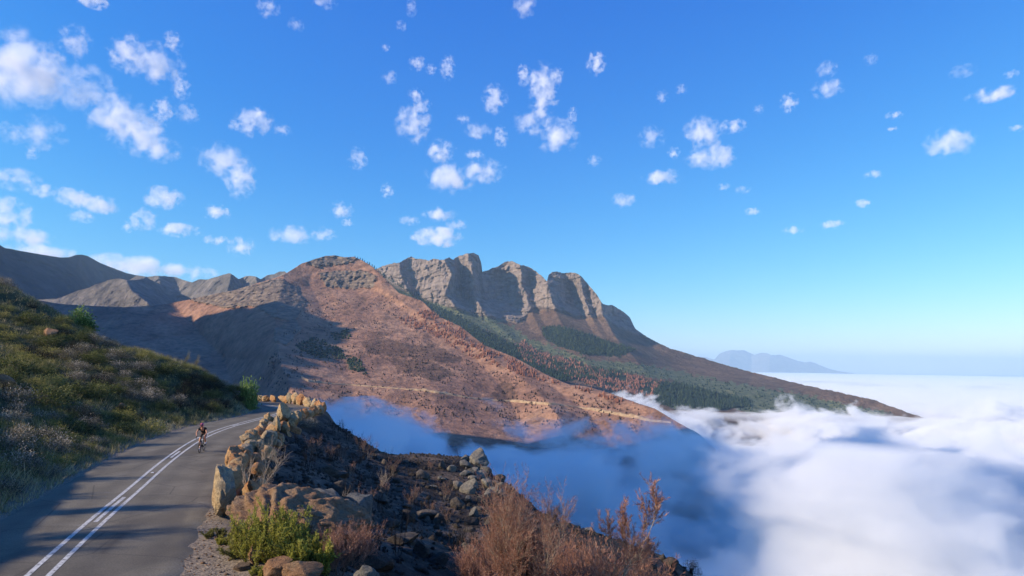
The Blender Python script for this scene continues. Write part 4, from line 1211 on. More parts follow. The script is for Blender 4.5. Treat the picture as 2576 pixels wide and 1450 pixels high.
def scatter(kind, n, u, v, sc, gap=0.55, dmax=-4.4):
    tries = 0; got = 0
    while got < n and tries < n * 60:
        tries += 40
        U = np.array([rs.uniform(*u) for _ in range(40)]); Vv = np.array([rs.uniform(*v) for _ in range(40)])
        P = uv_ground(U, Vv)
        ok = ~np.isnan(P[:, 0])
        P = P[ok]
        if not len(P): continue
        Dd = road_sd(P[:, 0], P[:, 1])[0]
        for p, d_ in zip(P, Dd):
            if d_ > dmax or got >= n: continue
            s = rs.uniform(*sc)
            if any((p[0] - q[0]) ** 2 + (p[1] - q[1]) ** 2 < (gap * (s + q[3])) ** 2 for q in spots): continue
            if abs(d_) - 3.2 < s * 0.75: s = max(0.3, (abs(d_) - 3.2) / 0.9)
            spots.append((p[0], p[1], p[2], s)); got += 1
            put_shrub(kind, p, s)
scatter('grey', 11, (0, 300), (1010, 1180), (0.75, 1.2))
scatter('grey', 11, (260, 480), (930, 1030), (0.8, 1.3))
scatter('grey', 10, (150, 330), (850, 960), (0.8, 1.3))
scatter('black', 18, (430, 635), (955, 1035), (0.7, 1.3))
scatter('black', 10, (0, 260), (760, 1000), (0.8, 1.3))
scatter('black', 8, (60, 420), (1040, 1170), (0.5, 0.9))
scatter('green', 26, (0, 420), (800, 1100), (0.9, 1.7))
scatter('green', 14, (300, 600), (930, 1040), (0.7, 1.3))
scatter('olive', 44, (0, 450), (780, 1190), (0.6, 1.35))
scatter('olive', 10, (330, 560), (905, 980), (0.5, 0.8))
scatter('grey', 14, (0, 330), (1100, 1250), (0.4, 0.7), dmax=-3.9)
# the skyline plants
def put_at(u, v, Y, f):
    p = at_uv(u, v, Y); p[2] = gz(p[0], p[1]); return f(p)
for u, v, Y, kd, sc in [(20, 745, 80, 'black', 1.5), (55, 755, 81, 'black', 1.2), (95, 765, 82, 'grey', 1.2), (120, 775, 83, 'olive', 1.0), (255, 860, 79, 'grey', 1.6), (285, 868, 78, 'grey', 1.5), (5, 765, 76, 'grey', 1.3), (345, 885, 77, 'black', 1.3), (365, 890, 77, 'black', 1.0), (415, 905, 76.5, 'black', 0.9), (325, 882, 77, 'olive', 0.9), (395, 903, 76.5, 'olive', 0.6), (560, 955, 75, 'grey', 0.7), (585, 965, 75, 'grey', 0.8), (510, 930, 76, 'grey', 0.7)]:
    put_at(u, v, Y, lambda p: put_shrub(kd, p, sc * 0.9))
fr = [shrub_meshes(380 + i, 60, 46, (0.9, 0.9, 1.0), (0.12, 0.075), 0.17, 0.4, 0.55, (0.5, 0.18), 14, 0.3) for i in range(2)]
p = at_uv(622, 985, 75.5); p[2] = gz(p[0], p[1])
k_ = (at_uv(626, 936, 75.5)[2] - p[2]) / 1.25
plant('green_tree', 'round bright green tree at the end of the bank beside the road bend', 'tree', None, (p[0], p[1], p[2] - 0.1), 0.4, (1.25, 1.25, max(1.2, k_)), [('crown', fr[0][0], m_fresh_leaf), ('trunk', fr[0][1], m_twig)])
p = at_uv(195, 838, 79); p[2] = gz(p[0], p[1])
plant('green_tree', 'bushy green tree on the skyline of the bank, sunlit at its top', 'tree', None, (p[0], p[1], p[2] - 0.1), 1.4, (2.1, 1.9, 1.9), [('crown', fr[1][0], m_fresh_leaf), ('trunk', fr[1][1], m_twig)])
# rocks on the bank
for u, v, sc, lab in [(300, 1035, 0.8, 'pale grey rock low on the grassy bank'), (15, 975, 1.1, 'flat orange rock on the grassy bank near the frame edge'), (125, 850, 1.3, 'tall brown rock face among shrubs high on the bank'), (540, 938, 0.8, 'sunlit pink rock on the skyline of the bank'), (480, 920, 0.7, 'small sunlit rock on the bank skyline beside the reeds')]:
    p = uv_ground([u], [v])[0]
    if not np.isnan(p[0]): boulder('bank_rock', G5[2], p[0], p[1], (sc, sc, sc * 0.9), u * 0.1, lab, 'rocks on the bank', 0.2)
# reeds on the skyline
rd_s, rd_f = dead_tree_meshes(401, 14, 1.5, (0.5, 0), 0.45, 6, 0.16, 0.011, dict(levels=1, n=[6], wob=[0.05], up=[-0.03], bare=[1], kids=[0], ang=(0.2, 0.5), len=[(0.4, 0.6)], rmin=0.003), 0.01)
for u, lab in ((462, 'tall pale reed grass leaning on the bank skyline, larger clump'), (487, 'tall pale reed grass leaning on the bank skyline, clump nearest the bend')):
    put_at(u, 915, 76, lambda p: plant('reed_grass', lab, 'grass', 'reed clumps on the skyline', p, 0.0, 1.1, [('stalk', rd_s, m_twig), ('plume', rd_f, m_straw)]))

# -- dead russet trees on the near slope
def tree_at(name, label, u, v, Y, rz, sc, st, fo, bark, leafm, group=None, cat='tree', vtop=None, utop=None):
    p = at_uv(u, v, Y); p[2] = gz(p[0], p[1]) - 0.1
    if vtop is not None:
        ztop = at_uv(u, vtop, Y)[2]
        zs = np.array([x.co[2] for x in (fo or st).vertices])
        sc = (ztop - p[2]) / float(np.percentile(zs, 99.3))
        if utop is not None:
            xs = np.array([x.co[0] for x in (fo or st).vertices])
            p[0] = at_uv(utop, vtop, Y)[0] - sc * float(xs[zs > np.percentile(zs, 80)].mean())
            p[2] = gz(p[0], p[1]) - 0.1
    parts = [('branch', st, bark)] + ([('foliage', fo, leafm)] if fo else [])
    return plant(name, label, cat, group, p, rz, sc, parts)
BIG = dead_tree_meshes(410, 12, 4.3, (0, 0), 0.34, 9, 0.15, 0.0085, dict(levels=4, n=[7, 4, 3, 2], wob=[0.07, 0.12, 0.15, 0.18], up=[0.04, 0.13, 0.17, 0.15], bare=[0.4, 0.2, 0.2, 0], kids=[2, 2, 2, 0], ang=(0.3, 0.65), len=[(0.28, 0.46), (0.4, 0.65), (0.4, 0.7)], rmin=0.0035), 0.034)
SLP = dict(levels=4, n=[9, 5, 3, 2], wob=[0.07, 0.14, 0.18, 0.2], up=[0.02, 0.12, 0.14, 0.15], bare=[0.5, 0.25, 0.1, 0], kids=[1, 2, 2, 0], ang=(0.35, 0.75), len=[(0.22, 0.36), (0.35, 0.55), (0.4, 0.7)], rmin=0.004)
SLIM = dead_tree_meshes(415, 1, 4.4, (0.30, 0), 0.02, 13, 0.13, 0.010, SLP, 0.042)
SLIM2 = dead_tree_meshes(418, 1, 4.2, (0.20, 0), 0.02, 13, 0.13, 0.010, SLP, 0.038)
LOW = [dead_tree_meshes(420 + i, 10, 1.9, (0, 0), 0.6, 7, 0.13, 0.0085, dict(levels=3, n=[5, 4, 3], wob=[0.1, 0.15, 0.2], up=[0.06, 0.14, 0.15], bare=[0.2, 0.1, 0], kids=[2, 2, 0], ang=(0.3, 0.8), len=[(0.35, 0.6), (0.4, 0.65)], rmin=0.0035), 0.02) for i in range(3)]
tree_at('dead_tree', 'large many-stemmed dead tree with russet feathery twigs on the burnt slope', 1305, 1440, 20.0, 0.3, 1.0, *BIG, m_pale, m_russet, 'dead trees on the slope', vtop=1212)
tree_at('dead_tree', 'slim dead tree with a pale leaning trunk standing against the blue fog', 1455, 1440, 20.0, 0.0, 1.0, *SLIM, m_pale, m_russet, 'dead trees on the slope', vtop=1250, utop=1540)
tree_at('dead_tree', 'outermost slim dead tree, its russet tuft against the white fog', 1592, 1440, 20.5, 0.0, 0.95, *SLIM2, m_pale, m_russet, 'dead trees on the slope', vtop=1268, utop=1640)
for k, (u, v, Y, sc) in enumerate([(1200, 1440, 21, 1352), (1400, 1440, 22.5, 1365), (1440, 1445, 20.5, 1402), (1535, 1440, 22.5, 1395), (1570, 1430, 23.5, 1368), (1632, 1430, 24, 1402), (1180, 1430, 22, 1400), (1415, 1420, 24, 1352), (1500, 1445, 20.5, 1415), (1350, 1450, 19.0, 1430), (1245, 1450, 19.0, 1430)]):
    lab_ = ['wide dead russet shrub at the uphill foot of the large many-stemmed dead tree', 'tall dead russet shrub between the large dead tree and the slim pale trunk', 'low dead russet shrub just under the slim pale trunk', 'sparse dead russet shrub right below the slim tree tuft',
            'upright dead russet shrub between the two slim dead trees', 'dead russet shrub under the outermost slim dead tree', 'small dead russet shrub on the uphill side, first before the large dead tree', 'dead russet shrub standing behind the large dead tree towards the slim ones',
            'cut-off low dead russet shrub in front of the two slim trees', 'stubby dead russet shrub in front of the large dead tree, downhill side', 'stubby dead russet shrub in front of the large dead tree, uphill side'][k]
    tree_at('russet_shrub', lab_, u, v, Y, k * 1.3, 1.0, *LOW[k % 3], m_bark, m_russet, 'russet shrubs on the slope', 'shrub', vtop=sc)

# -- the yellow-green bush at the outcrop and its neighbours
def sprig_mesh(seed, shoots, R, H, needles, nlen, width, fan=0.5):
    P_ = dict(levels=2, n=[6, 3], wob=[0.09, 0.14], up=[0.08, 0.12], bare=[0.15, 0], kids=[3, 0], ang=(0.25, 0.6), len=[(0.25, 0.45)], rmin=0.003)
    r = np.random.default_rng(seed)
    segs, tips = [], []
    for k in range(shoots):
        a = r.uniform(0, 6.283); q = math.sqrt(r.random())
        p0 = np.array([math.cos(a) * q * R[0], math.sin(a) * q * R[1], -0.1])
        d = np.array([math.cos(a) * q * fan, math.sin(a) * q * fan, 1.0]) + r.normal(size=3) * 0.12
        grow(r, p0, d / np.linalg.norm(d), H * r.uniform(0.55, 1.0) * (1 - 0.35 * q), 0.012, 0, P_, segs, tips)
    V, Fc = tubes(segs, 3); st = mesh_from('stem', V, Fc)
    T0 = np.array([t[0] for t in tips]); T1 = np.array([t[1] for t in tips]); TD = np.array([t[2] for t in tips])
    n = len(T0) * needles; f = r.random((n, 1))
    Pn = np.repeat(T0, needles, 0) * (1 - f) + np.repeat(T1, needles, 0) * f
    Dn = unit(np.repeat(TD, needles, 0) + r.normal(size=(n, 3)) * 0.55)
    V, Fc = leaves(Pn, Dn, r.uniform(0.6, 1.2, n) * nlen, r.uniform(0.7, 1.3, n) * width, r)
    fo = mesh_from('foliage', V, Fc, False)
    hz = Pn[:, 2] / H
    add_attr(fo, 'tint', np.repeat(np.clip(np.repeat(r.normal(0.45, 0.2, len(T0)), needles) + 0.25 * (hz - 0.4) + r.normal(0, 0.1, n), 0, 1), 4))
    return fo, st
SP = [sprig_mesh(440, 46, (0.7, 0.6), 1.35, 12, 0.075, 0.018), sprig_mesh(441, 22, (0.35, 0.3), 0.8, 12, 0.07, 0.018), sprig_mesh(442, 26, (0.45, 0.4), 0.75, 10, 0.07, 0.014)]
for u, v, Y, me_, mt_, sc, lab in [
    (680, 1405, 18.8, SP[0], m_bright_leaf, (1.15, 1.1, 1.08), 'large yellow-green sprig bush growing against the layered outcrop'),
    (750, 1410, 18.3, SP[0], m_bright_leaf, (0.9, 0.9, 0.85), 'yellow-green sprig bush nearer the russet twigs, half hiding the outcrop'),
    (768, 1428, 17.6, SP[1], m_bright_leaf, (1.2, 1.2, 1.25), 'small golden-green bush in front of the large sprig bush'),
    (628, 1375, 19.2, SP[2], m_olive_leaf, (1.2, 1.2, 1.1), 'brownish olive bush at the shoulder side of the large sprig bush'),
    (650, 1440, 17.3, SP[1], m_bright_leaf, (0.5, 0.5, 0.3), 'low green tuft on the gravel beside the pointed orange rock'),
    (545, 1322, 21.2, SP[2], m_olive_leaf, (0.6, 0.6, 0.35), 'small green tuft at the foot of the wall end'),
    (565, 1352, 20.4, SP[1], m_olive_leaf, (0.5, 0.5, 0.3), 'little tuft on the gravel by the corner of the outcrop')]:
    p = at_uv(u, v, Y); z = gz(p[0], p[1])
    plant('green_bush', lab, 'bush', 'green bushes at the outcrop', (p[0], p[1], z), u * 0.7, sc, [('foliage', me_[0], mt_), ('stem', me_[1], m_twig)])
for u, v, Y, k, sc, lab in [(855, 1450, 18.2, 0, 0.55, 'russet and green dead twigs below the leaning split rock'), (815, 1440, 18.8, 1, 0.45, 'dry brown twigs next to the large sprig bush'), (905, 1445, 19.5, 2, 0.5, 'russet twigs ending in a long drooping spray'), (765, 1275, 21.5, 1, 0.3, 'small russet twig tuft on top of the outcrop')]:
    tree_at('russet_shrub', lab, u, v, Y, k * 2.0, sc, *LOW[k], m_twig, m_russet, 'russet twigs at the outcrop', 'shrub')

# -- taller dead trees further up the bank, which throw the streaked shade on the road
TALL = [dead_tree_meshes(480 + i, 6, 3.4, (0, 0), 0.45, 5, 0.2, 0.03, dict(levels=3, n=[6, 4, 3], wob=[0.09, 0.13, 0.18], up=[0.05, 0.1, 0.12], bare=[0.25, 0.2, 0], kids=[2, 2, 0], ang=(0.3, 0.75), len=[(0.35, 0.6), (0.4, 0.65)], rmin=0.006), 0.04) for i in range(2)]
for k, (x, y, sc) in enumerate([(-27, 11, 0.62), (-30, 16, 0.6), (-24, 9, 0.55), (-26, 15.5, 0.5), (-21.5, 12, 0.42), (-36, 18, 0.5), (-29, 20, 0.5), (-23, 5, 0.5), (-27, 23.5, 0.4), (-22, 16.5, 0.36), (-31, 8, 0.55), (-30, 27, 0.42), (-34, 33, 0.5), (-38, 38, 0.5), (-42, 44, 0.5)]):
    plant('dry_tree', 'tall dry small-leaved tree on the bank beyond the frame edge', 'tree', 'dry trees up the bank', (x, y, gz(x, y) - 0.1), k * 0.9, sc, [('branch', TALL[k % 2][0], m_twig), ('foliage', TALL[k % 2][1], m_green_leaf)])

# -- bare and burnt twigs on the slope
BARE = [dead_tree_meshes(450 + i, 4, 1.3, (0.25, 0), 0.4, 0, 0, 0, dict(levels=3, n=[5, 4, 3], wob=[0.12, 0.15, 0.18], up=[0.06, 0.1, 0.1], bare=[0.2, 0.2, 0], kids=[1, 2, 0], ang=(0.3, 0.8), len=[(0.4, 0.6), (0.4, 0.6)], rmin=0.005), 0.02)[0] for i in range(3)]
CHAR = [dead_tree_meshes(460 + i, 5, 1.2, (0.0, 0), 0.3, 0, 0, 0, dict(levels=2, n=[5, 3], wob=[0.08, 0.15], up=[0.06, 0.1], bare=[0.3, 0], kids=[1, 0], ang=(0.3, 0.7), len=[(0.3, 0.5)], rmin=0.006), 0.016)[0] for i in range(3)]
BRN = [dead_tree_meshes(470 + i, 6, 1.1, (0, 0), 0.4, 2, 0.08, 0.009, dict(levels=3, n=[5, 4, 3], wob=[0.1, 0.15, 0.2], up=[0.06, 0.12, 0.12], bare=[0.25, 0.2, 0], kids=[1, 2, 0], ang=(0.3, 0.7), len=[(0.35, 0.6), (0.4, 0.6)], rmin=0.004), 0.016) for i in range(2)]
for u, v, k, sc, lab in [(655, 1195, 0, 1.0, 'pale bare branches spreading behind the middle of the wall'), (690, 1200, 1, 0.8, 'pale bare shrub just below the first bare branches'), (628, 1275, 2, 1.2, 'long pale bare branch rising behind the outcrop'), (955, 1245, 0, 0.9, 'thin pale bare shrub in the middle of the burnt slope'), (868, 1290, 1, 0.6, 'pale forked twig standing above the split rock')]:
    p = uv_ground([u], [v])[0]
    if np.isnan(p[0]): continue
    plant('bare_shrub', lab, 'shrub', 'pale bare shrubs', p, 0.2 * k, sc, [('branch', BARE[k], m_pale)])
def scatter_slope(n, u, v, f):
    got = 0
    while got < n:
        U = np.array([rs.uniform(*u) for _ in range(30)]); Vv = np.array([rs.uniform(*v) for _ in range(30)])
        P = uv_ground(U, Vv); P = P[~np.isnan(P[:, 0])]
        if not len(P): continue
        Dd = road_sd(P[:, 0], P[:, 1])[0]
        for p, d_ in zip(P, Dd):
            if d_ > 5.8 and got < n: f(p); got += 1
scatter_slope(80, (700, 1420), (1085, 1440), lambda p: plant('charred_shrub', 'burnt black bare-stemmed shrub ' + slope_zone(p), 'shrub', 'charred shrubs on the slope', p, rs.uniform(0, 6), rs.uniform(0.5, 1.0), [('branch', rs.choice(CHAR), m_soot_wood)]))
scatter_slope(14, (740, 1000), (1070, 1230), lambda p: plant('charred_shrub', 'burnt black bare-stemmed shrub ' + slope_zone(p), 'shrub', 'charred shrubs on the slope', p, rs.uniform(0, 6), rs.uniform(0.8, 1.2), [('branch', rs.choice(CHAR), m_soot_wood)]))
def brown(p):
    st, fo = rs.choice(BRN)
    plant('brown_shrub', 'dead brown shrub ' + slope_zone(p), 'shrub', 'dead brown shrubs on the slope', p, rs.uniform(0, 6), rs.uniform(0.6, 1.15), [('branch', st, m_twig), ('foliage', fo, m_russet)])
scatter_slope(16, (760, 1200), (1130, 1330), brown)
# twigs on the skyline of the embankment
for u, v, Y in [(835, 1068, 66), (850, 1078, 66), (866, 1090, 66), (885, 1105, 65.5), (905, 1122, 65), (925, 1140, 64.5), (842, 1075, 64), (875, 1100, 64)]:
    put_at(u, v, Y, lambda p: plant('charred_shrub', 'burnt black twigs on the skyline of the embankment below the bend', 'shrub', 'burnt twigs on the embankment skyline', p, u, 0.9, [('branch', CHAR[u % 3], m_soot_wood)]))
for u, v, Y, sc in [(1395, 1318, 51, 1.2), (1445, 1335, 49, 0.7), (1375, 1300, 53, 0.8), (1738, 1448, 39, 0.8)]:
    put_at(u, v, Y, lambda p: put_shrub('black', p, sc, label='dark scorched shrub standing out on the spur edge'))
for u, v, Y, sc in [(770, 1055, 60.5, 0.9), (757, 1060, 59, 0.8), (790, 1058, 63, 0.7)]:
    put_at(u, v, Y, lambda p: put_shrub('grey', p, sc, label='brownish dry shrub growing behind the wall at the bend'))

# -- rubble and ash on the burnt slope (uncountable)
X = rg.uniform(-22, 16, 26000); Y = rg.uniform(14, 72, 26000)
D = road_sd(X, Y)[0]
k = (D > 5.2) & (rg.random(len(X)) < np.clip(0.5 + 1.2 * fbm(np.stack([X, Y, 0 * X], 1) / 4.0, 3, seed=90), 0.05, 1)); X, Y = X[k][:9000], Y[k][:9000]
Vb, Fb = ico(1)
n = len(X)
sz = rg.uniform(0.03, 0.11, n) * np.where(rg.random(n) < 0.1, 1.9, 1)
VV = Vb[None] * (sz[:, None, None] * rg.uniform(0.6, 1.2, (n, 1, 3))) * (1 + 0.25 * rg.normal(size=(n, len(Vb), 1))) + np.stack([X, Y, gzv(X, Y) + sz * 0.2], 1)[:, None]
FF = Fb[None] + (np.arange(n) * len(Vb))[:, None, None]
link('rubble', mesh_from('rubble', VV.reshape(-1, 3), FF.reshape(-1, 3), False), m_shade_rock, kind='stuff')
# ------------------------------------------------------------------ the cyclist
def plain(name, col, rough=0.6, spec=0.3, metal=0.0):
    m, nt, b = mat(name)
    b.inputs['Base Color'].default_value = (*col, 1)
    b.inputs['Roughness'].default_value = rough
    b.inputs['Specular IOR Level'].default_value = spec
    b.inputs['Metallic'].default_value = metal
    n = noise_node(nt, coords(nt), 30.0, 3)
    c = mix(nt, 0.25, col, ramp(nt, n, [(0.3, tuple(x * 0.7 for x in col)), (0.7, tuple(min(1, x * 1.25) for x in col))]))
    nt.links.new(c, b.inputs['Base Color'])
    return m
m_skin = plain('tanned_skin', (0.52, 0.25, 0.15), 0.5)
m_jersey = plain('black_jersey', (0.012, 0.012, 0.014), 0.7)
m_shorts = plain('grey_black_shorts', (0.03, 0.026, 0.03), 0.7)
m_helmet = plain('pink_helmet', (0.50, 0.07, 0.13), 0.35, 0.5)
m_vent = plain('dark_helmet_vents', (0.03, 0.012, 0.02), 0.6)
m_shoe = plain('white_shoes', (0.75, 0.75, 0.75), 0.5)
m_carbon = plain('black_carbon', (0.012, 0.012, 0.013), 0.35, 0.5)
m_tyre = plain('black_rubber', (0.015, 0.015, 0.015), 0.85)
m_metal = plain('bright_metal', (0.5, 0.5, 0.5), 0.3, 0.5, 0.9)
m_redpart = plain('red_bar_tape', (0.35, 0.02, 0.02), 0.5)
m_lens = plain('dark_glasses', (0.01, 0.01, 0.012), 0.1, 0.6)

def skin(name, V, E, Rr, m, parent, root=0, levels=2):
    me = bpy.data.meshes.new(name)
    me.from_pydata([tuple(v) for v in V], [tuple(e) for e in E], [])
    o = bpy.data.objects.new(name, me); COL.objects.link(o)
    sk = o.modifiers.new('skin', 'SKIN')
    for i, r in enumerate(Rr):
        rr_2 = r if isinstance(r, tuple) else (r, r)
        me.skin_vertices[0].data[i].radius = rr_2
        me.skin_vertices[0].data[i].use_root = (i == root)
    sub = o.modifiers.new('subdivision', 'SUBSURF'); sub.levels = levels; sub.render_levels = levels
    dg = bpy.context.evaluated_depsgraph_get()
    res = bpy.data.meshes.new_from_object(o.evaluated_get(dg))
    res.name = name
    bpy.data.objects.remove(o)
    res.polygons.foreach_set('use_smooth', np.ones(len(res.polygons), bool))
    return link(name, res, m, parent)

def tube_path(pts, r, sides=8, closed=False):
    pts = np.asarray(pts, float); n = len(pts)
    T = np.gradient(pts, axis=0) if not closed else np.roll(pts, -1, 0) - np.roll(pts, 1, 0)
    T = unit(T)
    ref = np.array([0, 1.0, 0]) if abs(T[:, 1]).max() < 0.8 else np.array([0, 0, 1.0])
    a = unit(np.cross(T, ref)); b = np.cross(T, a)
    t = np.arange(sides) / sides * 2 * math.pi
    rr_2 = np.broadcast_to(np.asarray(r, float), (n,))
    V = pts[:, None] + (a[:, None] * np.cos(t)[None, :, None] + b[:, None] * np.sin(t)[None, :, None]) * rr_2[:, None, None]
    F_ = []
    for i in range(n if closed else n - 1):
        j = (i + 1) % n
        for k in range(sides):
            F_.append((i * sides + k, i * sides + (k + 1) % sides, j * sides + (k + 1) % sides, j * sides + k))
    if not closed:
        F_.append(tuple(range(sides))[::-1]); F_.append(tuple((n - 1) * sides + k for k in range(sides)))
    return V.reshape(-1, 3), F_
def join_paths(items):
    VV, FF, o = [], [], 0
    for V, F_ in items:
        VV.append(V); FF += [tuple(int(x) + o for x in f) for f in F_]; o += len(V)
    return np.concatenate(VV), FF
def part(name, items, m, parent):
    V, F_ = join_paths(items)
    return link(name, mesh_from(name, V, F_, True), m, parent)

pf_ = at_ground(np.array([504.6]), np.array([1139.0]))[0]
pr_ = at_ground(np.array([510.6]), np.array([1135.4]))[0]
hd = math.atan2(CT[idx_at(39)][1], CT[idx_at(39)][0]) + math.pi - 0.10       # towards the camera, along the road
mid_ = (pf_ + pr_) / 2
BZ = 0.012
bike = empty('bicycle', (mid_[0], mid_[1], BZ), 'black racing bicycle ridden towards the viewer beside the centre line', 'bicycle', None, hd)
WR, RX, FX = 0.335, -0.47, 0.53
circ = lambda cx, r, n=36: [(cx + r * math.cos(a), 0, WR + r * math.sin(a)) for a in np.linspace(0, 2 * math.pi, n, endpoint=False)]
for cx in (FX, RX):
    w = part('wheel', [tube_path([(cx, -0.04, WR), (cx, 0.04, WR)], 0.022, 10)], m_metal, bike)
    part('tyre', [tube_path(circ(cx, WR - 0.014), 0.014, 8, True)], m_tyre, w)
    part('rim', [tube_path(circ(cx, WR - 0.038), 0.013, 6, True)], m_carbon, w)
    for k in range(16):
        a = k / 16 * 2 * math.pi
        part('spoke', [tube_path([(cx, 0.02 * (-1) ** k, WR), (cx + (WR - 0.04) * math.cos(a), 0, WR + (WR - 0.04) * math.sin(a))], 0.0016, 4)], m_metal, w)
BB = (-0.06, 0, 0.275)
part('frame', [tube_path([BB, (-0.20, 0, 0.80)], 0.017), tube_path([(-0.19, 0, 0.77), (0.36, 0, 0.83)], 0.016), tube_path([BB, (0.39, 0, 0.72)], 0.021), tube_path([(0.355, 0, 0.88), (0.40, 0, 0.68)], 0.022),
               tube_path([BB, (RX, 0.055, WR)], 0.010), tube_path([BB, (RX, -0.055, WR)], 0.010), tube_path([(-0.19, 0, 0.76), (RX, 0.055, WR)], 0.008), tube_path([(-0.19, 0, 0.76), (RX, -0.055, WR)], 0.008)], m_carbon, bike)
part('fork', [tube_path([(0.40, 0, 0.69), (0.41, 0.05, 0.64), (0.46, 0.055, 0.48), (FX, 0.055, WR)], 0.011), tube_path([(0.40, 0, 0.69), (0.41, -0.05, 0.64), (0.46, -0.055, 0.48), (FX, -0.055, WR)], 0.011)], m_carbon, bike)
part('seat_post', [tube_path([(-0.20, 0, 0.79), (-0.225, 0, 0.92)], 0.013)], m_carbon, bike)
part('saddle', [tube_path([(-0.36, 0, 0.945), (-0.30, 0, 0.95), (-0.18, 0, 0.945), (-0.09, 0, 0.935)], [0.05, 0.06, 0.032, 0.016], 8)], m_carbon, bike)
part('stem', [tube_path([(0.355, 0, 0.89), (0.46, 0, 0.92)], 0.016)], m_carbon, bike)
bars = part('handlebar', [tube_path([(0.46, -0.21, 0.92), (0.46, 0.21, 0.92)], 0.014)], m_carbon, bike)
for sgn in (-1, 1):
    part('drop', [tube_path([(0.46, 0.2 * sgn, 0.92), (0.53, 0.21 * sgn, 0.915), (0.575, 0.212 * sgn, 0.88), (0.57, 0.214 * sgn, 0.83), (0.52, 0.215 * sgn, 0.795), (0.44, 0.215 * sgn, 0.79)], 0.015, 8)], m_redpart if sgn > 0 else m_carbon, bars)
    part('brake_lever', [tube_path([(0.555, 0.21 * sgn, 0.915), (0.60, 0.212 * sgn, 0.93), (0.625, 0.212 * sgn, 0.88), (0.62, 0.214 * sgn, 0.80)], [0.014, 0.014, 0.008, 0.006], 6)], m_carbon, bars)
ca = R_(-62.0)                                                             # crank angle, rider's right pedal forward and down
cr = part('crank', [tube_path([BB, (BB[0], -0.085, BB[2])], 0.018), tube_path([(BB[0], -0.085, BB[2]), (BB[0] + 0.17 * math.cos(ca), -0.09, BB[2] + 0.17 * math.sin(ca))], 0.011),
                    tube_path([BB, (BB[0], 0.085, BB[2])], 0.018), tube_path([(BB[0], 0.085, BB[2]), (BB[0] - 0.17 * math.cos(ca), 0.09, BB[2] - 0.17 * math.sin(ca))], 0.011),
                    tube_path([(BB[0] + 0.09 * math.cos(a), -0.06, BB[2] + 0.09 * math.sin(a)) for a in np.linspace(0, 2 * math.pi, 24, endpoint=False)], 0.007, 5, True)], m_carbon, bike)
PR = (BB[0] + 0.17 * math.cos(ca), -0.14, BB[2] + 0.17 * math.sin(ca)); PL = (BB[0] - 0.17 * math.cos(ca), 0.14, BB[2] - 0.17 * math.sin(ca))
for pp, sg in ((PR, -1), (PL, 1)):
    part('pedal', [tube_path([(pp[0], pp[1] - 0.045, pp[2]), (pp[0], pp[1] + 0.045, pp[2])], 0.015, 6)], m_carbon, cr)
part('bottle', [tube_path([(0.08, 0, 0.43), (0.20, 0, 0.575)], [0.034, 0.034], 10)], m_shoe, bike)

rider = empty('person', (mid_[0], mid_[1], BZ), 'cyclist in black short-sleeved jersey and pink helmet bent over the handlebar', 'person', None, hd)
def knee_of(h, a, l1=0.43, l2=0.43):
    h, a = np.array(h), np.array(a); v = a - h; L = np.linalg.norm(v)
    L = min(L, l1 + l2 - 0.01); u_ = v / np.linalg.norm(v)
    x = (l1 ** 2 - l2 ** 2 + L ** 2) / (2 * L); hh = math.sqrt(max(l1 ** 2 - x ** 2, 1e-4))
    n_ = np.array([1.0, 0, 0.35]); n_ -= u_ * (n_ @ u_); n_ /= np.linalg.norm(n_)
    return h + u_ * x + n_ * hh
hipR, hipL = np.array((-0.20, -0.085, 0.98)), np.array((-0.20, 0.085, 0.98))
ankR, ankL = np.array((PR[0] - 0.09, -0.125, PR[2] + 0.10)), np.array((PL[0] - 0.09, 0.125, PL[2] + 0.10))
kR, kL = knee_of(hipR, ankR), knee_of(hipL, ankL)
kR[1] -= 0.03; kL[1] += 0.03
V = [(-0.22, 0, 1.00), (-0.08, 0, 1.12), (0.06, 0, 1.23), (0.17, 0, 1.31), (0.235, 0, 1.365), (0.285, 0, 1.415), (0.325, 0, 1.47), (0.33, 0, 1.54)]
Rr = [(0.13, 0.11), (0.12, 0.095), (0.14, 0.10), (0.12, 0.085), 0.052, 0.062, 0.085, 0.07]
E = [(0, 1), (1, 2), (2, 3), (3, 4), (4, 5), (5, 6), (6, 7)]
def add(v, r, to):
    V.append(tuple(v)); Rr.append(r); E.append((to, len(V) - 1)); return len(V) - 1
for sg, hip, kn, an, pp in ((-1, hipR, kR, ankR, PR), (1, hipL, kL, ankL, PL)):
    a = add(hip, 0.088, 0); a = add(hip * 0.5 + kn * 0.5, 0.074, a); a = add(kn, 0.052, a); a = add(kn * 0.68 + an * 0.32, 0.054, a); a = add(an, 0.033, a)
    a = add((pp[0] + 0.02, pp[1] * 0.95, pp[2] + 0.045), 0.034, a); add((pp[0] + 0.09, pp[1] * 0.97, pp[2] + 0.035), 0.026, a)
    b_ = add((0.17, 0.165 * sg, 1.315), 0.062, 3); b_ = add((0.245, 0.235 * sg, 1.20), 0.046, b_); b_ = add((0.315, 0.275 * sg, 1.09), 0.038, b_); b_ = add((0.42, 0.24 * sg, 1.00), 0.034, b_); b_ = add((0.51, 0.214 * sg, 0.955), 0.025, b_)
    h_ = add((0.545, 0.212 * sg, 0.945), 0.027, b_)
    for q, dy in enumerate((-0.026, -0.009, 0.009, 0.026)):
        f1 = add((0.565 + 0.006 * (1 - abs(q - 1.4)), (0.228 - 0.006 * q) * sg, 0.925 - 0.012 * q), 0.0085, h_)
        add((0.563, (0.196 - 0.004 * q) * sg, 0.900 - 0.010 * q), 0.0075, f1)
    add((0.535, 0.185 * sg, 0.925), 0.0095, h_)
skin('body', V, E, Rr, m_skin, rider)
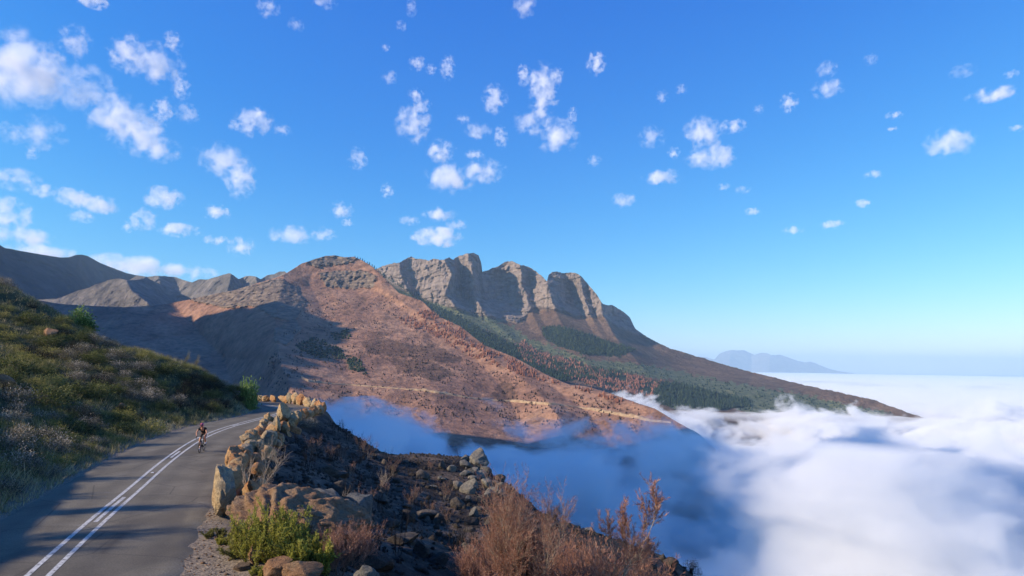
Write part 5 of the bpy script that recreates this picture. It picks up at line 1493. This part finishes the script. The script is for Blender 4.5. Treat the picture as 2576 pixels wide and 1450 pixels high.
sV = [(-0.14, 0, 1.07), (-0.04, 0, 1.15), (0.07, 0, 1.24), (0.17, 0, 1.315), (0.21, 0, 1.345)]
sR = [(0.14, 0.115), (0.135, 0.11), (0.155, 0.115), (0.135, 0.10), (0.08, 0.07)]
sE = [(0, 1), (1, 2), (2, 3), (3, 4)]
for sg in (-1, 1):
    sV += [(0.17, 0.165 * sg, 1.318), (0.235, 0.228 * sg, 1.215)]; sR += [0.078, 0.062]; n = len(sV); sE += [(3, n - 2), (n - 2, n - 1)]
skin('jersey', sV, sE, sR, m_jersey, rider)
hV = [(-0.22, 0, 1.00), (-0.13, 0, 1.075)]; hR = [(0.14, 0.122), (0.132, 0.11)]; hE = [(0, 1)]
for hip, kn in ((hipR, kR), (hipL, kL)):
    hV += [tuple(hip), tuple(hip * 0.5 + kn * 0.5), tuple(hip * 0.28 + kn * 0.72)]; hR += [0.096, 0.083, 0.068]; n = len(hV); hE += [(0, n - 3), (n - 3, n - 2), (n - 2, n - 1)]
skin('shorts', hV, hE, hR, m_shorts, rider)
for pp, an in ((PR, ankR), (PL, ankL)):
    skin('shoe', [(pp[0] - 0.10, pp[1] * 0.95, pp[2] + 0.055), (pp[0], pp[1] * 0.96, pp[2] + 0.042), (pp[0] + 0.10, pp[1] * 0.97, pp[2] + 0.034), tuple(an * 0.8 + np.array([pp[0] - 0.1, pp[1], pp[2]]) * 0.2)], [(0, 1), (1, 2), (0, 3)], [0.042, 0.043, 0.034, 0.036], m_shoe, rider)
# helmet: a ribbed shell open below, dark vents between the ribs
Vi, Fi = ico(4)
def shell(s, keep):
    P = Vi * s
    sel = [f for f in Fi if all(keep(Vi[k]) for k in f)]
    return P, [tuple(f) for f in sel]
Rot = np.array(Matrix.Rotation(R_(38), 3, 'Y'))
def hel(P): return P @ Rot.T + np.array([0.345, 0, 1.525])
P1, F1 = shell((0.135, 0.105, 0.105), lambda v: v[2] > -0.12)
P1 = P1 * (1 + 0.05 * np.cos(np.arctan2(P1[:, 1], P1[:, 2] + 0.02) * 8))[:, None]
h_ = link('helmet', mesh_from('helmet', hel(P1), F1, True), m_helmet, rider)
h_.modifiers.new('thickness', 'SOLIDIFY').thickness = 0.012
for k in (-2, -1, 0, 1, 2):
    a = k * 0.38
    part('vent', [tube_path(hel(np.array([(0.139 * math.cos(t), 0.108 * math.sin(a) * math.sin(t), 0.108 * math.cos(a) * math.sin(t)) for t in np.linspace(0.35, 1.6, 9)])), [0.003, 0.009, 0.010, 0.010, 0.010, 0.010, 0.010, 0.008, 0.003], 6)], m_vent, h_)
part('sunglasses', [tube_path([(0.36, -0.072, 1.475), (0.402, -0.045, 1.462), (0.415, 0, 1.457), (0.402, 0.045, 1.462), (0.36, 0.072, 1.475)], [0.006, 0.016, 0.011, 0.016, 0.006], 6)], m_lens, rider)
part('nose', [tube_path([(0.392, 0, 1.458), (0.418, 0, 1.425), (0.40, 0, 1.42)], [0.008, 0.013, 0.008], 6)], m_skin, rider)
# the small reflector between the lines
cat = empty('road_stud', tuple(at_road(idx_at(32.3), 0.0, 0.014)), 'small square reflector stud between the double white lines', 'road stud')
bm = bmesh.new(); bmesh.ops.create_cube(bm, size=1.0); bmesh.ops.scale(bm, vec=(0.14, 0.12, 0.03), verts=bm.verts); bmesh.ops.bevel(bm, geom=bm.edges[:], offset=0.01, segments=2, affect='EDGES')
me = bpy.data.meshes.new('stud_body'); bm.to_mesh(me); bm.free(); link('stud_body', me, m_shoe, cat, (0, 0, 0.012))
bm = bmesh.new(); bmesh.ops.create_cube(bm, size=1.0); bmesh.ops.scale(bm, vec=(0.02, 0.09, 0.018), verts=bm.verts)
me = bpy.data.meshes.new('reflector'); bm.to_mesh(me); bm.free(); link('reflector', me, m_redpart, cat, (0.066, 0, 0.016))
# ------------------------------------------------------------------ clouds
CLOUDS = [(45,175,80,66,1.0),(125,160,32,36,.5),(190,105,28,30,.5),(318,135,34,45,.7),(398,162,46,42,.9),(435,105,18,25,.5),(455,220,18,30,.5),(212,222,52,45,.6),(298,296,52,52,1.0),(350,345,46,38,.95),(402,378,40,22,.6),(410,275,22,30,.6),(470,285,25,18,.5),(385,312,25,25,.45),(105,335,38,30,.5),(30,335,25,20,.35),(80,385,12,15,.3),
(640,307,36,28,.85),(590,315,14,14,.4),(710,327,20,12,.4),(556,402,52,33,.85),(604,450,34,36,.8),(30,450,45,20,.6),(110,480,24,16,.65),(185,497,30,18,.7),(245,517,40,16,.75),(25,540,36,26,.75),(50,595,58,20,.85),(205,545,22,12,.5),(410,498,36,20,.75),(360,553,26,20,.6),(325,570,15,14,.4),(545,535,26,14,.75),(450,580,42,14,.75),(545,605,25,12,.45),(606,620,26,20,.7),
(735,592,46,18,.75),(815,590,26,18,.65),(860,530,24,18,.65),(875,560,15,10,.5),(900,400,22,28,.5),(975,480,15,20,.55),(1050,160,20,20,.5),(1085,175,14,14,.4),(1125,170,18,26,.55),(980,195,18,18,.4),(1045,240,18,14,.5),(1040,310,38,48,.85),(1062,265,20,15,.45),(1110,380,32,26,.75),(1200,330,32,22,.6),(1165,300,18,12,.4),(1260,345,16,28,.5),(1245,250,28,32,.8),(1195,390,22,12,.5),
(1135,450,55,35,1.0),(1220,430,46,28,.95),(1105,540,36,18,.65),(1100,597,62,10,.65),(1030,555,25,12,.4),(1150,565,25,12,.4),(1318,190,16,36,.55),(1368,225,36,52,.9),(1402,190,16,20,.4),(1402,342,46,36,1.0),(1332,308,36,28,.55),(1500,160,22,25,.7),(1440,290,12,20,.4),(1320,18,30,22,.5),(675,20,25,25,.4),(745,63,18,14,.3),(815,6,28,12,.35),(230,3,30,8,.7),(970,120,10,10,.35),(1010,65,14,14,.3),(1035,20,14,20,.3),
(1770,335,42,30,.9),(1845,318,26,18,.8),(1790,395,56,28,.95),(1695,385,15,15,.5),(1665,448,40,18,.8),(1640,345,30,25,.4),(1570,505,28,16,.45),(1495,405,16,12,.35),(2082,225,30,18,.7),(2080,175,20,16,.5),(1985,260,18,22,.65),(1910,275,12,10,.35),(1665,245,14,16,.35),(1715,225,14,10,.3),(2390,360,44,28,.95),(2495,240,38,12,.7),(2545,187,12,8,.45),(2250,290,16,7,.45),(2245,325,12,6,.35),(2195,440,18,9,.55),(2170,513,20,9,.55),(2095,565,22,9,.55),(1995,580,20,8,.45),(1895,532,18,8,.5),(1820,470,14,8,.35),(1870,478,16,10,.3),(2560,322,14,7,.45),(2420,180,25,12,.25),(2190,150,14,14,.25),
(330,668,70,10,.5),(460,684,60,10,.45),(110,640,60,8,.4)]
_cm = {}
def cloud_mat(k, asp):
    if (k, asp) in _cm: return _cm[k, asp]
    m, nt, v = volume_mat('cloud_vapour', (0.99, 0.99, 1.0), 0.0, 0.0)
    m.cycles.volume_step_rate = 0.7
    o = coords(nt)
    info = N(nt, 'ShaderNodeObjectInfo')
    sc_ = N(nt, 'ShaderNodeVectorMath', operation='SCALE'); sc_.inputs[0].default_value = (91.0, 57.0, 73.0)
    nt.links.new(info.outputs['Random'], sc_.inputs['Scale'])
    ad = N(nt, 'ShaderNodeVectorMath', operation='ADD'); nt.links.new(o, ad.inputs[0]); nt.links.new(sc_.outputs[0], ad.inputs[1])
    ln = N(nt, 'ShaderNodeVectorMath', operation='LENGTH'); nt.links.new(mapping(nt, o, (1, 1 / 0.9, 1 / asp)), ln.inputs[0])
    r = ln.outputs['Value']
    n = noise_node(nt, ad.outputs[0], 2.1, 6.0, 0.6, 0.25)
    inv = math_node(nt, 'SUBTRACT', 1.0, r)
    d = math_node(nt, 'ADD', math_node(nt, 'MULTIPLY', inv, 1.7), math_node(nt, 'MULTIPLY', math_node(nt, 'SUBTRACT', n, 0.5), 6.6))
    d = math_node(nt, 'SUBTRACT', d, 0.6)
    d = math_node(nt, 'MULTIPLY', d, 0.8, True)
    d = math_node(nt, 'MULTIPLY', d, math_node(nt, 'MULTIPLY', inv, 5.0, True))
    nt.links.new(math_node(nt, 'MULTIPLY', d, k), v.inputs['Density'])
    _cm[k, asp] = m
    return m
Vc, Fc_ = ico(2)
ASP = (0.3, 0.42, 0.6, 0.85, 1.2, 1.7)
cloud_mes = {a_: mesh_from('cloud', Vc * 1.04 * [1, 0.9, a_], Fc_, True) for a_ in ASP}
rc = random.Random(17)
ALT = 2700.0
for u, v, w, h, a in CLOUDS:
    d = ray(np.array([u]), np.array([v]))[0]
    el = d[2] / math.hypot(d[0], d[1])
    D = min(ALT / max(el, 0.12), 19000.0)
    k = D / math.hypot(d[0], d[1])
    p = d * k + np.array([0, 0, CAM_H])
    if u in (330, 460, 110): 
        k = 16500.0 / math.hypot(d[0], d[1]); p = d * k; D = 16500.0
    pw, ph = 1.4 * w * D / F, 1.4 * h * D / F
    big = w * h
    side = 'west' 
    lab = None
    if big > 1500:
        near = min(((abs(x - u) + abs(y - v), i) for i, (x, y, *_r) in enumerate(CLOUDS) if (x, y) != (u, v) and _r[0] * _r[1] > 400))
        shape = 'tall ' if h > 1.15 * w else ('broad ' if w > 1.7 * h else 'rounded ')
        third = ('over the grassy bank side' if u < 700 else 'above the cliff mountain' if u < 1550 else 'above the open sea of fog')
        hgt_ = ('near the top of the sky' if v < 130 else 'high in the sky' if v < 260 else 'halfway up the sky' if v < 430 else 'low in the sky')
        lab = '%sbright white cloud %s, %s' % (shape, hgt_, third)
        grp = 'bright white clouds'
    else:
        lab = ('faint' if a < 0.5 else 'small') + ' white cloudlet drifting ' + ('high ' if v < 280 else 'low ' if v > 470 else '') + 'in the blue sky ' + ('over the bank and road' if u < 700 else 'above the mountains' if u < 1550 else 'over the sea of fog')
        grp = 'small white cloudlets'
    dens = a ** 1.25 * 4.7 / (2 * min(pw, 1.6 * ph))
    kq = 2 ** (round(math.log2(dens) * 2) / 2)
    asp = min(ASP, key=lambda a_: abs(math.log(a_ * pw / ph)))
    cloud_me = cloud_mes[asp]
    o = bpy.data.objects.new('cloud', cloud_me)
    COL.objects.link(o)
    o.location = p
    o.rotation_euler = (0, 0, math.atan2(d[1], d[0]) - math.pi / 2)
    o.scale = (pw, pw, pw)
    if not cloud_me.materials: cloud_me.materials.append(cloud_mat(kq, asp))
    o.material_slots[0].link = 'OBJECT'
    o.material_slots[0].material = cloud_mat(kq, asp)
    tag(o, lab, 'cloud', grp)
# ------------------------------------------------------------------ forests, scrub and the track on the far slopes
rf = np.random.default_rng(77)
def patch_points(polys, n, tab, rough, keep=None, jit=0):
    U, V = [], []
    for poly in polys:
        a = np.asarray(poly, float); x0, y0 = a.min(0); x1, y1 = a.max(0)
        A_ = 0.5 * abs(np.dot(a[:, 0], np.roll(a[:, 1], 1)) - np.dot(a[:, 1], np.roll(a[:, 0], 1)))
        m_ = int(n * A_)
        u = rf.uniform(x0, x1, m_ * 4); v = rf.uniform(y0, y1, m_ * 4)
        q = np.stack([u / 14., v / 9., 0 * u + 3], 1)
        k = in_poly(u + 9 * fbm(q, 4, 0.6, seed=91), v + 7 * fbm(q + 31., 4, 0.6, seed=91), poly)
        U.append(u[k][:m_]); V.append(v[k][:m_])
    U = np.concatenate(U); V = np.concatenate(V)
    if keep is not None:
        k = keep(U, V); U, V = U[k], V[k]
    D = sample_table(tab, U, V)
    P = at_depth(U, V, D)
    D = D + rough(P, U, V)
    return at_depth(U, V, D), U, V
def trees_mesh(name, P, H, Rad, mt, tintfn=None, sides=5):
    n = len(P)
    t = np.arange(sides) / sides * 2 * math.pi
    ring = np.stack([np.cos(t), np.sin(t), 0 * t], 1)
    rot = rf.uniform(0, 6.28, n)
    c, s = np.cos(rot), np.sin(rot)
    ringr = np.stack([ring[None, :, 0] * c[:, None] - ring[None, :, 1] * s[:, None], ring[None, :, 0] * s[:, None] + ring[None, :, 1] * c[:, None], 0 * ring[None, :, 2] + 0 * c[:, None]], -1)
    V0 = P[:, None] + ringr * Rad[:, None, None] * rf.uniform(0.7, 1.3, (n, sides, 1)) + np.array([0, 0, 1]) * (H * 0.12)[:, None, None]
    V1 = P[:, None] + ringr * Rad[:, None, None] * 0.62 * rf.uniform(0.7, 1.3, (n, sides, 1)) + np.array([0, 0, 1]) * (H * 0.5)[:, None, None]
    T = P[:, None] + np.array([0, 0, 1]) * H[:, None, None]
    VV = np.concatenate([V0, V1, T, P[:, None] - np.array([0, 0, 2.0])], 1)
    k = np.arange(sides); m_ = 2 * sides + 2
    f = [(a, (a + 1) % sides, sides + (a + 1) % sides) for a in k] + [(a, sides + (a + 1) % sides, sides + a) for a in k] + [(sides + a, sides + (a + 1) % sides, 2 * sides) for a in k] + [(a, 2 * sides + 1, (a + 1) % sides) for a in k]
    FF = np.array(f)[None] + (np.arange(n) * m_)[:, None, None]
    me = mesh_from(name, VV.reshape(-1, 3), FF.reshape(-1, 3), False)
    tt = np.clip(rf.normal(0.5, 0.22, n), 0, 1)
    add_attr(me, 'tint', np.repeat(tt, m_))
    return link(name, me, mt, kind='stuff')
def tint_mat(name, stops):
    m, nt, b = mat(name)
    nt.links.new(ramp(nt, attr(nt, 'tint'), stops), b.inputs['Base Color'])
    return m
m_pine = tint_mat('pine_green', [(0, (0.010, 0.022, 0.012)), (0.5, (0.026, 0.046, 0.022)), (1, (0.06, 0.08, 0.035))])
m_burntpine = tint_mat('burnt_pine_russet', [(0, (0.14, 0.062, 0.04)), (0.5, (0.30, 0.13, 0.078)), (1, (0.42, 0.20, 0.125))])
m_scrubdot = tint_mat('burnt_scrub', [(0, (0.018, 0.014, 0.011)), (0.6, (0.06, 0.04, 0.025)), (1, (0.12, 0.07, 0.04))])
P, U, V = patch_points([DEADF], 0.17, TAB2, rough2, lambda u, v: fbm(np.stack([u / 26., v / 16., 0 * u], 1), 3, seed=92) > -0.08)
trees_mesh('burnt_pine_forest', P, rf.uniform(4, 14, len(P)), rf.uniform(1.2, 3.2, len(P)), m_burntpine)
P, U, V = patch_points(DEAD3, 0.13, TAB3, rough3, lambda u, v: fbm(np.stack([u / 26., v / 16., 0 * u], 1), 3, seed=93) > -0.1)
trees_mesh('burnt_pine_forest', P, rf.uniform(7, 18, len(P)), rf.uniform(2.0, 3.8, len(P)), m_burntpine)
P, U, V = patch_points(GREEN3, 0.12, TAB3, rough3)
trees_mesh('pine_forest', P, rf.uniform(12, 24, len(P)), rf.uniform(2.8, 4.6, len(P)), m_pine)
P, U, V = patch_points([[(640, 960), (760, 760), (900, 730), (1000, 745), (1100, 880), (1300, 950), (1640, 1040), (1600, 1090), (1000, 1060), (760, 1010)]], 0.017, TAB2, rough2,
                       lambda u, v: fbm(np.stack([u / 60., v / 30., 0 * u], 1), 4, 0.6, seed=94) > -0.02)
trees_mesh('burnt_scrub', P, rf.uniform(2.5, 7.5, len(P)), rf.uniform(1.0, 2.6, len(P)), m_scrubdot, sides=4)
P, U, V = patch_points(GREEN2, 0.06, TAB2, rough2)
trees_mesh('green_scrub', P, rf.uniform(4, 9, len(P)), rf.uniform(2.5, 5, len(P)), m_pine)
P, U, V = patch_points(SCRUB3, 0.035, TAB3, rough3)
trees_mesh('mountain_scrub', P, rf.uniform(5, 12, len(P)), rf.uniform(3, 6, len(P)), m_pine)
# pines on the hill's skyline
def pine_parts(seed):
    r = np.random.default_rng(seed)
    V, Fq = tubes([((0, 0, -1), (0, 0, 6), 0.4, 0.25), ((0, 0, 6), (0, 0, 13), 0.25, 0.08)], 5)
    tr = mesh_from('trunk', V, Fq)
    n = 420
    z = r.uniform(2.5, 14, n); rad = (14.5 - z) / 12 * 3.0 * (0.75 + 0.35 * np.sin(z * 3.2)) * np.sqrt(r.random(n)); a = r.uniform(0, 6.28, n)
    P = np.stack([rad * np.cos(a), rad * np.sin(a), z], 1)
    V, Fq = leaves(P, unit(np.stack([np.cos(a), np.sin(a), r.normal(0.1, 0.4, n)], 1)), r.uniform(0.9, 1.8, n), r.uniform(0.5, 0.9, n), r)
    cr_ = mesh_from('crown', V, Fq, False); add_attr(cr_, 'tint', np.repeat(r.random(n) * 0.6, 4))
    return cr_, tr
PN = [pine_parts(501 + i) for i in range(2)]
for k, (u, v, sc) in enumerate([(893, 649, .7), (899, 651, .8), (906, 653, .9), (912, 657, 1.0), (917, 659, .8), (924, 664, .9), (929, 667, 1.1), (936, 672, 1.0), (941, 677, 1.15), (946, 681, 1.0), (951, 685, .9), (957, 691, 1.1), (964, 697, .9), (971, 704, 1.0), (978, 711, .9)]):
    vv = np.interp(u, [c[0] for c in CREST2], [c[1] for c in CREST2])
    D = sample_table(TAB2, np.array([float(u)]), np.array([vv + 2.0]))
    p = at_depth(np.array([u]), np.array([vv + 2.0]), D)[0]
    plant('pine_tree', 'tiny dark pine standing on the skyline of the burnt hill', 'tree', 'pines on the hill skyline', p, k * 1.1, sc * 0.95, [('crown', PN[k % 2][0], m_pine), ('trunk', PN[k % 2][1], m_soot_wood)])
# the track across the burnt hill with its pale cut bank
TR = np.array([(757, 951), (775, 959), (800, 962), (850, 966), (900, 969), (960, 974), (1040, 980), (1080, 985), (1140, 994), (1200, 1003), (1300, 1010), (1350, 1015), (1400, 1018), (1440, 1022), (1500, 1032), (1560, 1043), (1600, 1050), (1640, 1057), (1690, 1062)], float)
u = np.arange(757, 1690, 1.5); v = np.interp(u, TR[:, 0], TR[:, 1]) + 0.8 * fbm(np.stack([u / 30., 0 * u, 0 * u], 1), 3, seed=95)
q = np.stack([u / 22., 0 * u, 0 * u + 5], 1)
bank_h = np.interp(u, [757, 790, 830, 1030, 1060, 1130, 1160, 1265, 1290, 1390, 1420, 1470, 1500, 1600, 1640], [6, 5, 1.2, 1.2, 5, 5.5, 1.5, 1, 4.5, 4.5, 1.5, 1.5, 5, 6, 1.5]) * np.clip(0.85 + 1.1 * fbm(q, 4, 0.6, seed=96), 0.15, 1.8)
def on_hill(u, v, off):
    D = sample_table(TAB2, u, v); P = at_depth(u, v, D); D = D + rough2(P, u, v)
    return at_depth(u, v, D - off)
m_track, nt_, b = mat('pale_track_dirt')
nt_.links.new(ramp(nt_, noise_node(nt_, coords(nt_), 0.06, 6, 0.7), [(0.35, (0.26, 0.17, 0.10)), (0.6, (0.42, 0.30, 0.18))]), b.inputs['Base Color'])
base = on_hill(u, v, 0.0)
dirv = base[:, :2] / np.linalg.norm(base[:, :2], axis=1)[:, None]
lo = base.copy(); lo[:, :2] -= dirv * 7.0
far_ = base.copy(); far_[:, 2] += 0.4
link('dirt_road', mesh_from('dirt_road', np.stack([lo - [0, 0, 4], lo, far_], 1).reshape(-1, 3), grid_faces(len(u), 3)), m_track, kind='structure')
Hh = bank_h / F * np.linalg.norm(base[:, :2], axis=1)
mid2 = base.copy(); mid2[:, :2] += dirv * (Hh * 0.25 - 2.0)[:, None]; mid2[:, 2] += Hh * 0.6
top2 = base.copy(); top2[:, :2] += dirv * (Hh * 0.9 - 0.5)[:, None]; top2[:, 2] += Hh
bot2 = base.copy(); bot2[:, :2] -= dirv * 2.5; bot2[:, 2] += 0.2
bk2 = top2.copy(); bk2[:, :2] += dirv * 12; bk2[:, 2] -= 3
link('road_cut', mesh_from('road_cut', np.stack([bot2, mid2, top2, bk2], 1).reshape(-1, 3), grid_faces(len(u), 4)), m_track, kind='structure')
# the track on the valley floor, seen through the thin fog
vt_ = np.array([(1990, 1215), (2020, 1238), (2048, 1258), (2062, 1275), (2056, 1300), (2050, 1330), (2056, 1360), (2085, 1385), (2130, 1412)], float)
tt_ = np.linspace(0, len(vt_) - 1, 60)
uu = np.interp(tt_, np.arange(len(vt_)), vt_[:, 0]); vv = np.interp(tt_, np.arange(len(vt_)), vt_[:, 1])
g_ = at_ground(uu, vv, -316.0); g_ = smooth_line(g_, 4, 1)
tn = np.gradient(g_[:, :2], axis=0); tn = unit(tn); nn = np.stack([tn[:, 1], -tn[:, 0]], 1)
a_ = g_.copy(); a_[:, :2] += nn * 5; c_ = g_.copy(); c_[:, :2] -= nn * 5
link('valley_track', mesh_from('valley_track', np.stack([a_, c_], 1).reshape(-1, 3), grid_faces(60, 2)), m_track, kind='structure')
